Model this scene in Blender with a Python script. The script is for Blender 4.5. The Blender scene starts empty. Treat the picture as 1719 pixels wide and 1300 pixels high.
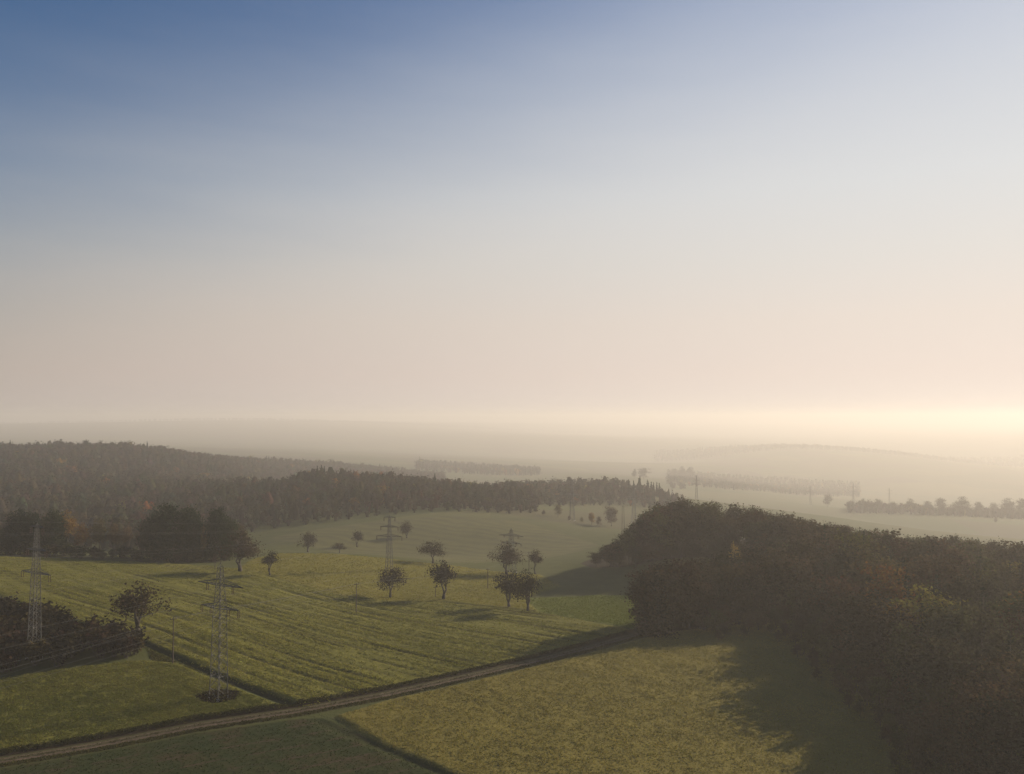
import bpy, math, random
import numpy as np
from mathutils import Vector

# ------------------------------------------------------------------ camera, sky, sun, exposure
SC = bpy.context.scene
COL = SC.collection
CAM_Z = 60.0
F = 1323.0                       # focal length in photograph pixels (1719 wide)
PITCH = math.atan(50.0 / F)      # horizon sits 50 px below the middle of the frame
cam_data = bpy.data.cameras.new("camera")
cam_data.sensor_fit = 'HORIZONTAL'
cam_data.sensor_width = 36.0
cam_data.lens = 36.0 * F / 1719.0
cam_data.clip_start = 0.5
cam_data.clip_end = 30000.0
cam = bpy.data.objects.new("camera", cam_data)
cam.location = (0, 0, CAM_Z)
cam.rotation_euler = (math.radians(90) + PITCH, 0, 0)
COL.objects.link(cam)
SC.camera = cam

SUN_AZ = math.radians(56)        # clockwise from +Y (the view direction)
SUN_EL = math.radians(21)
world = bpy.data.worlds.new("World")
SC.world = world
world.use_nodes = True
wn = world.node_tree
for n in list(wn.nodes):
    wn.nodes.remove(n)
w_out = wn.nodes.new('ShaderNodeOutputWorld')
w_bg = wn.nodes.new('ShaderNodeBackground')
w_sky = wn.nodes.new('ShaderNodeTexSky')
w_sky.sky_type = 'NISHITA'
w_sky.sun_disc = False
w_sky.sun_elevation = SUN_EL
w_sky.sun_rotation = SUN_AZ
w_sky.altitude = 0
w_sky.air_density = 1.2
w_sky.dust_density = 1.0
w_sky.ozone_density = 1.3
SKY_STRENGTH = 0.06
w_bg.inputs['Strength'].default_value = SKY_STRENGTH
# a thin high veil over the clear sky: pale everywhere low down, brighter towards the sun
def W(kind, **kw):
    n = wn.nodes.new(kind)
    for k, v in kw.items(): setattr(n, k, v)
    return n
def w_math(op, x, y=0.0, clamp=False):
    n = W('ShaderNodeMath', operation=op, use_clamp=clamp)
    for i, t in enumerate((x, y)):
        if isinstance(t, (int, float)): n.inputs[i].default_value = t
        else: wn.links.new(t, n.inputs[i])
    return n.outputs[0]
w_tc = W('ShaderNodeTexCoord')
w_sep = W('ShaderNodeSeparateXYZ'); wn.links.new(w_tc.outputs['Generated'], w_sep.inputs[0])
w_dot = W('ShaderNodeVectorMath', operation='DOT_PRODUCT')
wn.links.new(w_tc.outputs['Generated'], w_dot.inputs[0])
w_dot.inputs[1].default_value = (math.sin(SUN_AZ) * math.cos(SUN_EL), math.cos(SUN_AZ) * math.cos(SUN_EL), math.sin(SUN_EL))
w_cos = w_dot.outputs['Value']
w_el = w_math('MULTIPLY', w_math('ARCSINE', w_sep.outputs['Z']), 180 / math.pi)
w_map = W('ShaderNodeMapping'); w_map.inputs['Scale'].default_value = (1.3, 1.3, 7.0)
w_map.inputs['Rotation'].default_value = (0.05, -0.16, 0.0)
wn.links.new(w_tc.outputs['Generated'], w_map.inputs[0])
w_nz = W('ShaderNodeTexNoise'); w_nz.inputs['Scale'].default_value = 2.2; w_nz.inputs['Detail'].default_value = 5; w_nz.inputs['Roughness'].default_value = 0.5
wn.links.new(w_map.outputs[0], w_nz.inputs['Vector'])
w_wisp = w_math('MULTIPLY', w_math('SUBTRACT', w_nz.outputs['Fac'], 0.5), 5.0)
w_f = w_math('DIVIDE', w_math('SUBTRACT', w_math('ADD', w_math('ADD', 23.5, w_math('MULTIPLY', w_cos, 22.0)), w_wisp), w_el), 25.0, True)
w_mr = W('ShaderNodeMapRange', interpolation_type='SMOOTHSTEP'); wn.links.new(w_f, w_mr.inputs['Value'])
w_ramp = W('ShaderNodeValToRGB')
wn.links.new(w_math('DIVIDE', w_el, 30.0, True), w_ramp.inputs[0])
e = w_ramp.color_ramp.elements
e[0].position = 0.0; e[0].color = (0.98, 0.85, 0.76, 1)
e[1].position = 1.0; e[1].color = (0.72, 0.79, 0.95, 1)
for p_, c_ in ((0.10, (1.0, 0.85, 0.75, 1)), (0.22, (1.0, 0.88, 0.78, 1)), (0.36, (0.96, 0.91, 0.85, 1)), (0.52, (0.93, 0.935, 0.935, 1)), (0.75, (0.83, 0.87, 0.95, 1))):
    q_ = e.new(p_); q_.color = c_
w_lum = w_math('MAXIMUM', w_math('ADD', 0.49, w_math('MULTIPLY', w_cos, 0.43)), 0.15)
w_lum = w_math('MULTIPLY', w_lum, w_math('SUBTRACT', 1.0, w_math('MULTIPLY', w_math('DIVIDE', w_el, 30.0, True), 0.26)))
w_veil = W('ShaderNodeVectorMath', operation='SCALE')
wn.links.new(w_ramp.outputs[0], w_veil.inputs[0]); wn.links.new(w_math('MULTIPLY', w_lum, 0.84 / SKY_STRENGTH), w_veil.inputs['Scale'])
w_hs = W('ShaderNodeHueSaturation'); w_hs.inputs['Saturation'].default_value = 1.16; w_hs.inputs['Value'].default_value = 0.93
w_tint = W('ShaderNodeVectorMath', operation='MULTIPLY'); w_tint.inputs[1].default_value = (0.96, 1.04, 1.26)
wn.links.new(w_sky.outputs[0], w_tint.inputs[0]); wn.links.new(w_tint.outputs[0], w_hs.inputs['Color'])
w_mix = W('ShaderNodeMix', data_type='RGBA')
wn.links.new(w_mr.outputs[0], w_mix.inputs['Factor']); wn.links.new(w_hs.outputs[0], w_mix.inputs[6]); wn.links.new(w_veil.outputs[0], w_mix.inputs[7])
wn.links.new(w_mix.outputs[2], w_bg.inputs['Color'])
wn.links.new(w_bg.outputs[0], w_out.inputs['Surface'])

sun_data = bpy.data.lights.new("sun", 'SUN')
sun_data.energy = 5.0
sun_data.angle = math.radians(0.6)
sun_data.color = (1.0, 0.86, 0.66)
sun = bpy.data.objects.new("sun", sun_data)
SUN_DIR = Vector((math.sin(SUN_AZ) * math.cos(SUN_EL), math.cos(SUN_AZ) * math.cos(SUN_EL), math.sin(SUN_EL)))
sun.rotation_euler = SUN_DIR.to_track_quat('Z', 'Y').to_euler()
sun.location = (300, 200, 300)
COL.objects.link(sun)

SC.view_settings.view_transform = 'Standard'
SC.view_settings.look = 'None'
SC.view_settings.gamma = 1.0
SC.view_settings.use_curve_mapping = False
SC.view_settings.exposure = 0.3
SC.render.engine = 'CYCLES'
SC.cycles.use_denoising = True
SC.cycles.max_bounces = 5
SC.cycles.diffuse_bounces = 2
SC.cycles.volume_bounces = 1
SC.cycles.transparent_max_bounces = 8
HAZE_DENSITY = 0.00029
HAZE_TOP = 98.0

rng = np.random.default_rng(7)
random.seed(7)

# ------------------------------------------------------------------ helpers
def mesh_from(name, verts, faces, mats=(), smooth=False):
    """verts (N,3); faces: list of index arrays (M,k) with k = 3 or 4"""
    verts = np.asarray(verts, dtype=np.float32)
    if isinstance(faces, np.ndarray):
        faces = [faces]
    me = bpy.data.meshes.new(name)
    me.vertices.add(len(verts))
    me.vertices.foreach_set('co', verts.ravel())
    loops = np.concatenate([np.asarray(f, dtype=np.int32).ravel() for f in faces])
    counts = np.concatenate([np.full(len(f), np.asarray(f).shape[1], dtype=np.int32) for f in faces])
    starts = np.concatenate([[0], np.cumsum(counts)[:-1]]).astype(np.int32)
    me.loops.add(len(loops))
    me.loops.foreach_set('vertex_index', loops)
    me.polygons.add(len(counts))
    me.polygons.foreach_set('loop_start', starts)
    try:
        me.polygons.foreach_set('loop_total', counts)
    except Exception:
        pass
    if smooth:
        me.polygons.foreach_set('use_smooth', np.ones(len(counts), dtype=bool))
    me.update(calc_edges=True)
    for m in mats:
        me.materials.append(m)
    return me

def link(name, data, parent=None, loc=None, rotz=None, scale=None):
    o = bpy.data.objects.new(name, data)
    COL.objects.link(o)
    if parent is not None:
        o.parent = parent
    if loc is not None:
        o.location = loc
    if rotz is not None:
        o.rotation_euler = (0, 0, rotz)
    if scale is not None:
        o.scale = scale
    return o

def tag(o, label=None, cat=None, group=None, kind=None):
    if label: o['label'] = label
    if cat: o['category'] = cat
    if group: o['group'] = group
    if kind: o['kind'] = kind
    return o

class MB:
    """collects boxes, bars and tubes into one mesh"""
    def __init__(self):
        self.v = []; self.q = []; self.n = 0
    def add(self, v, q):
        self.v.append(np.asarray(v, float)); self.q.append(np.asarray(q, int) + self.n); self.n += len(v)
    def tube(self, pts, radii, k=6, cap=True):
        pts = np.asarray(pts, float)
        m = len(pts)
        radii = np.broadcast_to(np.asarray(radii, float), (m,))
        t = np.gradient(pts, axis=0)
        t /= np.linalg.norm(t, axis=1)[:, None] + 1e-9
        ref = np.array([0, 0, 1.0]) if abs(t[0][2]) < 0.8 else np.array([1.0, 0, 0])
        a = np.cross(t, ref); a /= np.linalg.norm(a, axis=1)[:, None] + 1e-9
        b = np.cross(t, a)
        ang = np.arange(k) * 2 * math.pi / k
        ring = (np.cos(ang)[None, :, None] * a[:, None, :] + np.sin(ang)[None, :, None] * b[:, None, :]) * radii[:, None, None] + pts[:, None, :]
        v = ring.reshape(-1, 3)
        q = []
        for i in range(m - 1):
            for j in range(k):
                q.append((i * k + j, i * k + (j + 1) % k, (i + 1) * k + (j + 1) % k, (i + 1) * k + j))
        if cap and k == 4:
            q.append((0, 1, 2, 3)); e = (m - 1) * k; q.append((e + 3, e + 2, e + 1, e))
        if cap and k == 6:
            for e in (0, (m - 1) * k):
                q.append((e, e + 1, e + 2, e + 3)); q.append((e, e + 3, e + 4, e + 5))
        self.add(v, q)
    def bar(self, p, q, r):
        self.tube([p, q], r, k=4)
    def box(self, c, s):
        c = np.asarray(c, float); s = np.asarray(s, float) / 2
        v = [c + s * np.array(d) for d in ((-1,-1,-1),(1,-1,-1),(1,1,-1),(-1,1,-1),(-1,-1,1),(1,-1,1),(1,1,1),(-1,1,1))]
        self.add(v, [(0,3,2,1),(4,5,6,7),(0,1,5,4),(1,2,6,5),(2,3,7,6),(3,0,4,7)])
    def mesh(self, name, mat, smooth=False):
        return mesh_from(name, np.concatenate(self.v), np.concatenate(self.q), [mat], smooth)

_lat = rng.random((512, 512)).astype(np.float32)
def vnoise(x, y):
    """value noise, 0..1"""
    xi = np.floor(x).astype(int); yi = np.floor(y).astype(int)
    fx = x - xi; fy = y - yi
    fx = fx * fx * (3 - 2 * fx); fy = fy * fy * (3 - 2 * fy)
    g = lambda a, b: _lat[a % 512, b % 512]
    return (g(xi, yi) * (1 - fx) + g(xi + 1, yi) * fx) * (1 - fy) + (g(xi, yi + 1) * (1 - fx) + g(xi + 1, yi + 1) * fx) * fy
def fnoise(x, y, o=4):
    s = 0; a = 0.5; t = 0
    for i in range(o):
        s = s + a * vnoise(x * 2 ** i + 17.3 * i, y * 2 ** i + 5.1 * i); t += a; a *= 0.5
    return s / t
def smooth01(t):
    t = np.clip(t, 0, 1)
    return t * t * (3 - 2 * t)

# ------------------------------------------------------------------ materials
def new_mat(name):
    m = bpy.data.materials.new(name); m.use_nodes = True
    nt = m.node_tree
    for n in list(nt.nodes): nt.nodes.remove(n)
    return m, nt, nt.nodes.new('ShaderNodeOutputMaterial')

def leaf_material(name, use_attr=False, base=(0.1, 0.07, 0.03), transl=0.35, var=0.35):
    m, nt, out = new_mat(name)
    N = nt.nodes.new; L = nt.links.new
    if use_attr == 'object':
        c = N('ShaderNodeObjectInfo').outputs['Color']
    elif use_attr:
        a = N('ShaderNodeAttribute'); a.attribute_name = 'tint'; c = a.outputs['Color']
    else:
        r = N('ShaderNodeRGB'); r.outputs[0].default_value = (*base, 1); c = r.outputs[0]
    geo = N('ShaderNodeNewGeometry')
    mr = N('ShaderNodeMapRange'); mr.inputs['To Min'].default_value = 1 - var; mr.inputs['To Max'].default_value = 1 + var
    L(geo.outputs['Random Per Island'], mr.inputs['Value'])
    mul = N('ShaderNodeVectorMath'); mul.operation = 'SCALE'
    L(c, mul.inputs[0]); L(mr.outputs[0], mul.inputs['Scale'])
    hs = N('ShaderNodeHueSaturation')
    mr2 = N('ShaderNodeMapRange'); mr2.inputs['To Min'].default_value = 0.475; mr2.inputs['To Max'].default_value = 0.525
    fr = N('ShaderNodeMath'); fr.operation = 'FRACT'; k = N('ShaderNodeMath'); k.operation = 'MULTIPLY'; k.inputs[1].default_value = 37.7
    L(geo.outputs['Random Per Island'], k.inputs[0]); L(k.outputs[0], fr.inputs[0]); L(fr.outputs[0], mr2.inputs['Value'])
    L(mr2.outputs[0], hs.inputs['Hue']); L(mul.outputs[0], hs.inputs['Color'])
    d = N('ShaderNodeBsdfDiffuse'); t = N('ShaderNodeBsdfTranslucent'); mx = N('ShaderNodeMixShader')
    mx.inputs[0].default_value = transl
    L(hs.outputs[0], d.inputs[0]); L(hs.outputs[0], t.inputs[0]); L(d.outputs[0], mx.inputs[1]); L(t.outputs[0], mx.inputs[2])
    L(mx.outputs[0], out.inputs[0])
    return m

def simple_material(name, color, rough=0.85, metal=0.0, nscale=3.0, var=0.3, stretch=(1, 1, 1)):
    m, nt, out = new_mat(name)
    N = nt.nodes.new; L = nt.links.new
    b = N('ShaderNodeBsdfPrincipled'); b.inputs['Roughness'].default_value = rough; b.inputs['Metallic'].default_value = metal
    tc = N('ShaderNodeTexCoord'); mp = N('ShaderNodeMapping'); mp.inputs['Scale'].default_value = stretch
    nz = N('ShaderNodeTexNoise'); nz.inputs['Scale'].default_value = nscale; nz.inputs['Detail'].default_value = 5
    L(tc.outputs['Object'], mp.inputs[0]); L(mp.outputs[0], nz.inputs['Vector'])
    cr = N('ShaderNodeValToRGB')
    cr.color_ramp.elements[0].position = 0.3; cr.color_ramp.elements[1].position = 0.7
    cr.color_ramp.elements[0].color = (*[c * (1 - var) for c in color], 1)
    cr.color_ramp.elements[1].color = (*[c * (1 + var) for c in color], 1)
    L(nz.outputs['Fac'], cr.inputs[0]); L(cr.outputs[0], b.inputs['Base Color'])
    bp = N('ShaderNodeBump'); bp.inputs['Strength'].default_value = 0.4; bp.inputs['Distance'].default_value = 0.03
    L(nz.outputs['Fac'], bp.inputs['Height']); L(bp.outputs[0], b.inputs['Normal'])
    L(b.outputs[0], out.inputs[0])
    return m

M_LEAF = leaf_material('leaf', 'object', transl=0.26)
M_LEAF_FAR = leaf_material('leaf_far', True)
M_NEEDLE = leaf_material('needle', 'object', transl=0.12)
M_CROP = leaf_material('crop', True, transl=0.42, var=0.22)
M_BARK = simple_material('bark', (0.055, 0.043, 0.034), 0.95, nscale=2.5, stretch=(1, 1, 0.25))
M_STEEL = simple_material('galvanised_steel', (0.10, 0.095, 0.085), 0.75, 0.0, nscale=1.5)
M_INSUL = simple_material('brown_porcelain', (0.07, 0.04, 0.03), 0.3, nscale=4)
M_WIRE = simple_material('aluminium_wire', (0.12, 0.115, 0.11), 0.7, 0.0, nscale=0.5)
M_POLE = simple_material('creosoted_timber', (0.06, 0.042, 0.03), 0.9, nscale=2.0, stretch=(1, 1, 0.15))
M_SOIL = simple_material('bare_soil', (0.06, 0.042, 0.027), 0.95, nscale=1.8)
M_CONC = simple_material('concrete', (0.3, 0.28, 0.25), 0.9, nscale=2.0)

# ------------------------------------------------------------------ terrain
def ray(u, v):
    cx = (u - 859.5) / F; cy = -(v - 650.0) / F
    cp, sp = math.cos(PITCH), math.sin(PITCH)
    return np.array([cx, cp - cy * sp, sp + cy * cp])
def at(u, v, d):
    r = ray(u, v)
    return np.array([0, 0, CAM_Z]) + r * (d / r[1])
def px_x(u, d):
    return (u - 859.5) / F * d

CP = []   # terrain control points (x, y, z) in metres
def cpx(u, v, d, drop=0.0):
    p = at(u, v, d); CP.append((p[0], p[1], p[2] - drop))
def cz(u, v, z):                       # ground seen at pixel, at height z
    r = ray(u, v); t = (z - CAM_Z) / r[2]
    CP.append((r[0] * t, r[1] * t, z))
for p in ((0,0,0),(-100,0,2),(100,0,-2),(0,80,0),(-80,100,1),(120,100,-3),(-300,0,5),(300,0,-10),(0,-400,0),(-500,-400,5),(500,-400,-10)):
    CP.append(p)
for u, v, z in ((0,1285,0.3),(250,1243,0),(500,1200,0),(800,1137,0),(960,1100,0),(1070,1068,0),(760,1300,-0.6),(1000,1200,-0.5),(1200,1150,-0.6),(1350,1270,-1),
                (0,1140,2.5),(55,1105,5),(250,1110,3),(367,1172,1),(0,1003,6),(240,1076,4),(500,1100,0.5),(700,1060,-0.5),
                (655,1005,-3),(745,1008,-3),(886,1027,-2),(1000,1040,-1.3),(453,966,1.5),(300,965,2.5),(100,945,6),(0,935,7.5),
                (300,945,2),(470,928,0),(620,932,-2),(750,945,-4.5),(880,962,-6),(980,940,-5),(1000,1000,-3),(900,1003,-3.5)):
    cz(u, v, z)
for a in ((500,905,455),(560,926,425),(760,867,540),(860,878,530),(650,895,480),(700,930,428),(900,930,425),(950,905,480),(470,890,500),
          (1050,880,600),(1400,868,950),(1500,890,1050),(1600,880,1150),(1719,900,1000),(1550,862,1350),(1430,854,1600),(1300,837,1700),(1700,826,2700),(1000,798,2000),(850,797,2050)):
    cpx(*a)
for a in ((-300,742,1050,20),(0,740,1050,20),(230,740,1100,20),(400,760,1400,22),(540,768,1600,22),(720,787,1700,20),
          (430,797,650,20),(540,784,700,17),(700,796,760,18),(850,803,850,20),(1000,798,900,19),(1060,800,900,19),(1130,828,850,15),
          (1200,800,2600,15),(1380,815,2600,15),(1300,748,4200,20),(1500,757,4200,20),(1130,768,4200,20),(1700,778,4300,20),
          (-400,706,8600,22),(0,709,8600,22),(400,702,8600,22),(700,711,8600,22),(950,724,8600,22)):
    cpx(*a)
for p in ((-250,450,-12),(-150,450,-14),(-350,450,-8),(-500,300,10),(-900,600,10),(-1200,0,10),(1200,0,-40),(0,-1500,0),
          (95,200,-.5),(95,160,-1),(130,250,1),(67,330,5),(100,330,4),(200,330,-7),(195,300,-6),(150,200,-3),(260,500,-25),(110,430,-6),(60,420,-9),
          (41,275,-2.5),(36,340,-4),(48,225,0.5),(300,250,-14),(400,400,-28),(800,600,-58),
          (-700,1500,-30),(-1200,1500,-10),(300,5200,-110),(3600,4600,-130),(-2000,4200,-60),(1700,3300,-160),(200,2600,-110),(-1200,2500,-40),(-3500,2500,-20),(3500,2000,-80),(700,3300,-140),
          (-5000,-1000,-20),(5000,-1000,-75),(300,10500,-60),(-9000,10500,-60),(9000,9000,-80),(0,15000,-40),(-9000,15000,-40),(9000,15000,-60),(-7600,-3000,-30),(7600,-3000,-70),(0,-3000,-10),(-300,2100,-70),(-217,900,-36),(-115,950,-46),(-276,850,-26),(-290,1200,-52),(-160,1250,-58)):
    CP.append(p)
CP = np.array(CP, float)
# thin-plate spline through the control points
def _tps_k(r2):
    return 0.5 * r2 * np.log(r2 + 1e-9)
SX = 300.0
_P = CP[:, :2] / SX
_K = _tps_k(((_P[:, None, :] - _P[None, :, :]) ** 2).sum(-1)) + np.eye(len(CP)) * 0.004
_A = np.hstack([np.ones((len(CP), 1)), _P])
_M = np.block([[_K, _A], [_A.T, np.zeros((3, 3))]])
_W = np.linalg.solve(_M, np.concatenate([CP[:, 2], np.zeros(3)]))
def tz(x, y):
    """smooth ground height"""
    x = np.atleast_1d(np.asarray(x, float)); y = np.atleast_1d(np.asarray(y, float))
    out = np.empty(x.size); xs = x.ravel() / SX; ys = y.ravel() / SX
    for s in range(0, x.size, 20000):
        a = xs[s:s + 20000]; b = ys[s:s + 20000]
        r2 = (a[:, None] - _P[:, 0]) ** 2 + (b[:, None] - _P[:, 1]) ** 2
        out[s:s + 20000] = _tps_k(r2) @ _W[:-3] + _W[-3] + _W[-2] * a + _W[-1] * b
    return np.clip(out.reshape(x.shape), -215, 76)
def ground_at(u, v, dmin=70.0, dmax=3000.0):
    """first point of the smooth ground along the ray through a photograph pixel"""
    r = ray(u, v)
    d = np.exp(np.linspace(math.log(dmin), math.log(dmax), 700))
    P = np.array([0, 0, CAM_Z]) + r[None, :] * (d / r[1])[:, None]
    below = P[:, 2] < tz(P[:, 0], P[:, 1])
    i = int(np.argmax(below))
    if not below.any(): i = len(d) - 1
    lo, hi = d[max(i - 1, 0)], d[i]
    for _ in range(18):
        m = 0.5 * (lo + hi); p = np.array([0, 0, CAM_Z]) + r * (m / r[1])
        if p[2] < tz(p[0], p[1])[0]: hi = m
        else: lo = m
    return p
def poly(px):
    return np.array([ground_at(u, v)[:2] for u, v in px])
def sdf(P, X, Y):
    """signed distance to polygon, positive inside"""
    d2 = np.full(X.shape, 1e18); ins = np.zeros(X.shape, bool)
    n = len(P)
    for i in range(n):
        a = P[i]; b = P[(i + 1) % n]; e = b - a
        t = np.clip(((X - a[0]) * e[0] + (Y - a[1]) * e[1]) / (e @ e + 1e-12), 0, 1)
        d2 = np.minimum(d2, (X - a[0] - t * e[0]) ** 2 + (Y - a[1] - t * e[1]) ** 2)
        c = ((a[1] > Y) != (b[1] > Y)) & (X < (b[0] - a[0]) * (Y - a[1]) / (b[1] - a[1] + 1e-12) + a[0])
        ins ^= c
    d = np.sqrt(d2)
    return np.where(ins, d, -d)
def line_dist(P, X, Y):
    d2 = np.full(X.shape, 1e18); sg = np.zeros(X.shape)
    for i in range(len(P) - 1):
        a = P[i]; b = P[i + 1]; e = b - a
        t = np.clip(((X - a[0]) * e[0] + (Y - a[1]) * e[1]) / (e @ e), 0, 1)
        dx = X - a[0] - t * e[0]; dy = Y - a[1] - t * e[1]
        q = dx * dx + dy * dy
        s = e[0] * dy - e[1] * dx
        sg = np.where(q < d2, np.sign(s), sg); d2 = np.minimum(d2, q)
    return np.sqrt(d2) * sg

# farm track: centre line
TRACK = poly([(-260,1336),(0,1277),(160,1251),(330,1218),(500,1193),(650,1165),(800,1132),(900,1109),(985,1088),(1065,1066),(1120,1050)])
DITCH = poly([(-200,935),(0,1003),(100,1037),(240,1079),(300,1106),(400,1149),(505,1189)])
MARGIN = poly([(545,1212),(640,1252),(740,1292),(850,1340)])
P_STRIPED = poly([(-200,940),(0,1006),(100,1040),(240,1080),(300,1107),(400,1149),(508,1188),(560,1175),(650,1156),(800,1123),(900,1100),(985,1080),(1060,1061),(1050,1055),(905,1029),(745,1012),(650,1011),(560,1000),(470,975),(400,956),(300,947),(0,936),(-200,920)])
P_UPPER = poly([(470,975),(560,1000),(650,1011),(745,1011),(905,1028),(880,1004),(940,985),(905,965),(760,950),(660,940),(560,931),(470,930),(420,940),(400,955)])
P_LIGHT = poly([(905,1028),(1050,1054),(1075,1058),(1080,1000),(1000,999),(880,1005)])
P_FRONT = poly([(-260,1190),(0,1140),(250,1110),(300,1115),(400,1157),(478,1188),(330,1208),(160,1240),(0,1266),(-260,1326)])
P_RIGHT = poly([(560,1205),(650,1176),(800,1143),(900,1119),(985,1098),(1065,1076),(1130,1062),(1260,1040),(1400,1030),(1560,1060),(1800,1200),(1900,1400),(860,1345),(740,1296),(640,1252)])
P_CEREAL = poly([(-260,1348),(0,1290),(160,1264),(330,1231),(500,1207),(545,1206),(640,1250),(740,1292),(850,1345),(300,1500)])
P_MIDHILL = poly([(440,905),(560,885),(760,866),(880,876),(960,900),(1010,915),(930,935),(760,945),(640,933),(560,927)])
P_WOOD = np.array([(75,128),(80,150),(82,170),(82,190),(82,212),(86,233),(60,226),(37,217),(36,231),(60,245),(88,258),(90,298),(75,316),(45,320),(34,333),(30,352),(52,385),(75,420),(150,470),(300,480),(420,380),(360,100),(110,80)])
P_THICKET = poly([(-200,1010),(0,1035),(130,1062),(245,1088),(248,1108),(0,1136),(-200,1170)])

def axis(lo, hi, step, far_lo, far_hi, grow):
    a = list(np.arange(lo, hi + 1e-6, step))
    s = step
    while a[-1] < far_hi:
        s *= grow; a.append(min(a[-1] + s, far_hi))
    s = step; b = []
    x = lo
    while x > far_lo:
        s *= grow; x = max(x - s, far_lo); b.append(x)
    return np.array(b[::-1] + a)
gx = axis(-132, 92, 0.64, -9500, 9500, 1.11)
gy = axis(116, 280, 0.64, -3000, 15000, 1.06)
GX, GY = np.meshgrid(gx, gy)
Z0 = tz(GX, GY)
# features only near the camera
S = {}
S['striped'] = sdf(P_STRIPED, GX, GY)
S['upper'] = sdf(P_UPPER, GX, GY)
S['light'] = sdf(P_LIGHT, GX, GY)
S['front'] = sdf(P_FRONT, GX, GY)
S['right'] = sdf(P_RIGHT, GX, GY)
S['cereal'] = sdf(P_CEREAL, GX, GY)
S['midhill'] = sdf(P_MIDHILL, GX, GY)
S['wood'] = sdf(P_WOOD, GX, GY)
S['track'] = line_dist(TRACK, GX, GY)
S['ditch'] = line_dist(DITCH, GX, GY)
S['margin'] = line_dist(MARGIN, GX, GY)
ROW = (DITCH[-1] - DITCH[1]); ROW /= np.linalg.norm(ROW)
ROWP = np.array([-ROW[1], ROW[0]])
def rows(X, Y):
    """irregular drill rows of the striped field, 0..1"""
    al = X * ROW[0] + Y * ROW[1]; ac = X * ROWP[0] + Y * ROWP[1]
    ac = ac + 1.6 * (fnoise(X / 40, Y / 40, 2) - 0.5)
    a = vnoise(ac / 1.05, al / 34.0); b = vnoise(ac / 2.3 + 40, al / 60.0 + 9); c = vnoise(ac / 0.8 + 91, al / 16 + 3)
    return 0.46 * a + 0.24 * b + 0.3 * c
def groove(X, Y):
    """narrow bare lines between the drill rows, 0..1"""
    al = X * ROW[0] + Y * ROW[1]; ac = X * ROWP[0] + Y * ROWP[1] + 1.6 * (fnoise(X / 40, Y / 40, 2) - 0.5)
    g = np.zeros(X.shape)
    for per, w, off in ((3.1, 0.34, 0.0), (7.7, 0.45, 1.3)):
        t = (ac + off) / per; i = np.floor(t)
        d = np.abs(t - i - 0.5) * per
        on = smooth01((vnoise(i * 3.7 + off * 10, al / 22.0 + i * 0.37) - 0.42) * 5)
        g = np.maximum(g, np.exp(-(d / w) ** 2) * on)
    return g
def relief(X, Y, s):
    """height of crops, ruts, ditch above the smooth ground"""
    h = np.zeros(X.shape)
    wob = 0.7 * (fnoise(X / 2.3, Y / 2.3, 3) - 0.5)
    k = smooth01((s['striped'] + wob) / 0.9)
    h += k * (0.45 + 0.55 * (rows(X, Y) - 0.5) - 0.42 * groove(X, Y) + 0.2 * (fnoise(X / 1.6, Y / 1.6, 2) - 0.5))
    k = smooth01((s['upper'] + wob) / 0.9); h += k * (0.4 + 0.28 * (rows(X, Y) - 0.5))
    k = smooth01((s['front'] + wob) / 0.9); h += k * (0.45 + 0.4 * (fnoise(X / 3.1, Y / 2.2, 3) - 0.5))
    k = smooth01((s['right'] + wob) / 0.9); h += k * (0.4 + 0.26 * (fnoise(X / 2.0 + 7, Y / 1.7, 3) - 0.5) + 0.35 * (vnoise(X / 7, Y / 5) - 0.5))
    k = smooth01((s['light'] + wob) / 0.9); h += k * 0.15
    d = np.abs(s['ditch']); h -= 0.55 * smooth01(1 - d / 1.6)
    d = np.abs(s['margin'] + 0.8); h -= 0.25 * smooth01(1 - d / 1.8)
    t = np.abs(s['track'])
    inside = smooth01((4.2 - t) / 1.2)
    h *= 1 - smooth01((3.6 - t) / 1.0)
    rut = np.exp(-((t - 0.95) / 0.42) ** 2)
    h += inside * (-0.13 * rut + 0.05 * np.exp(-(t / 0.35) ** 2))
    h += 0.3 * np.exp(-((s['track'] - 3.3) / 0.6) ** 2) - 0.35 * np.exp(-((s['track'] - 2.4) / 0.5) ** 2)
    mound = PYL2
    r = np.hypot((X - mound[0]), (Y - mound[1]))
    h = h * (1 - smooth01((4.2 - r) / 1.0)) + 0.0
    return h
PYL2 = ground_at(367, 1172)
near = (np.abs(GX) < 400) & (GY > -50) & (GY < 700)
H = np.where(near, relief(GX, GY, S), 0)
H += np.where(near, 0, 1) * 0
GZ = Z0 + H
ny, nx = GX.shape
idx = np.arange(ny * nx).reshape(ny, nx)
quads = np.stack([idx[:-1, :-1], idx[:-1, 1:], idx[1:, 1:], idx[1:, :-1]], -1).reshape(-1, 4)

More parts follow.
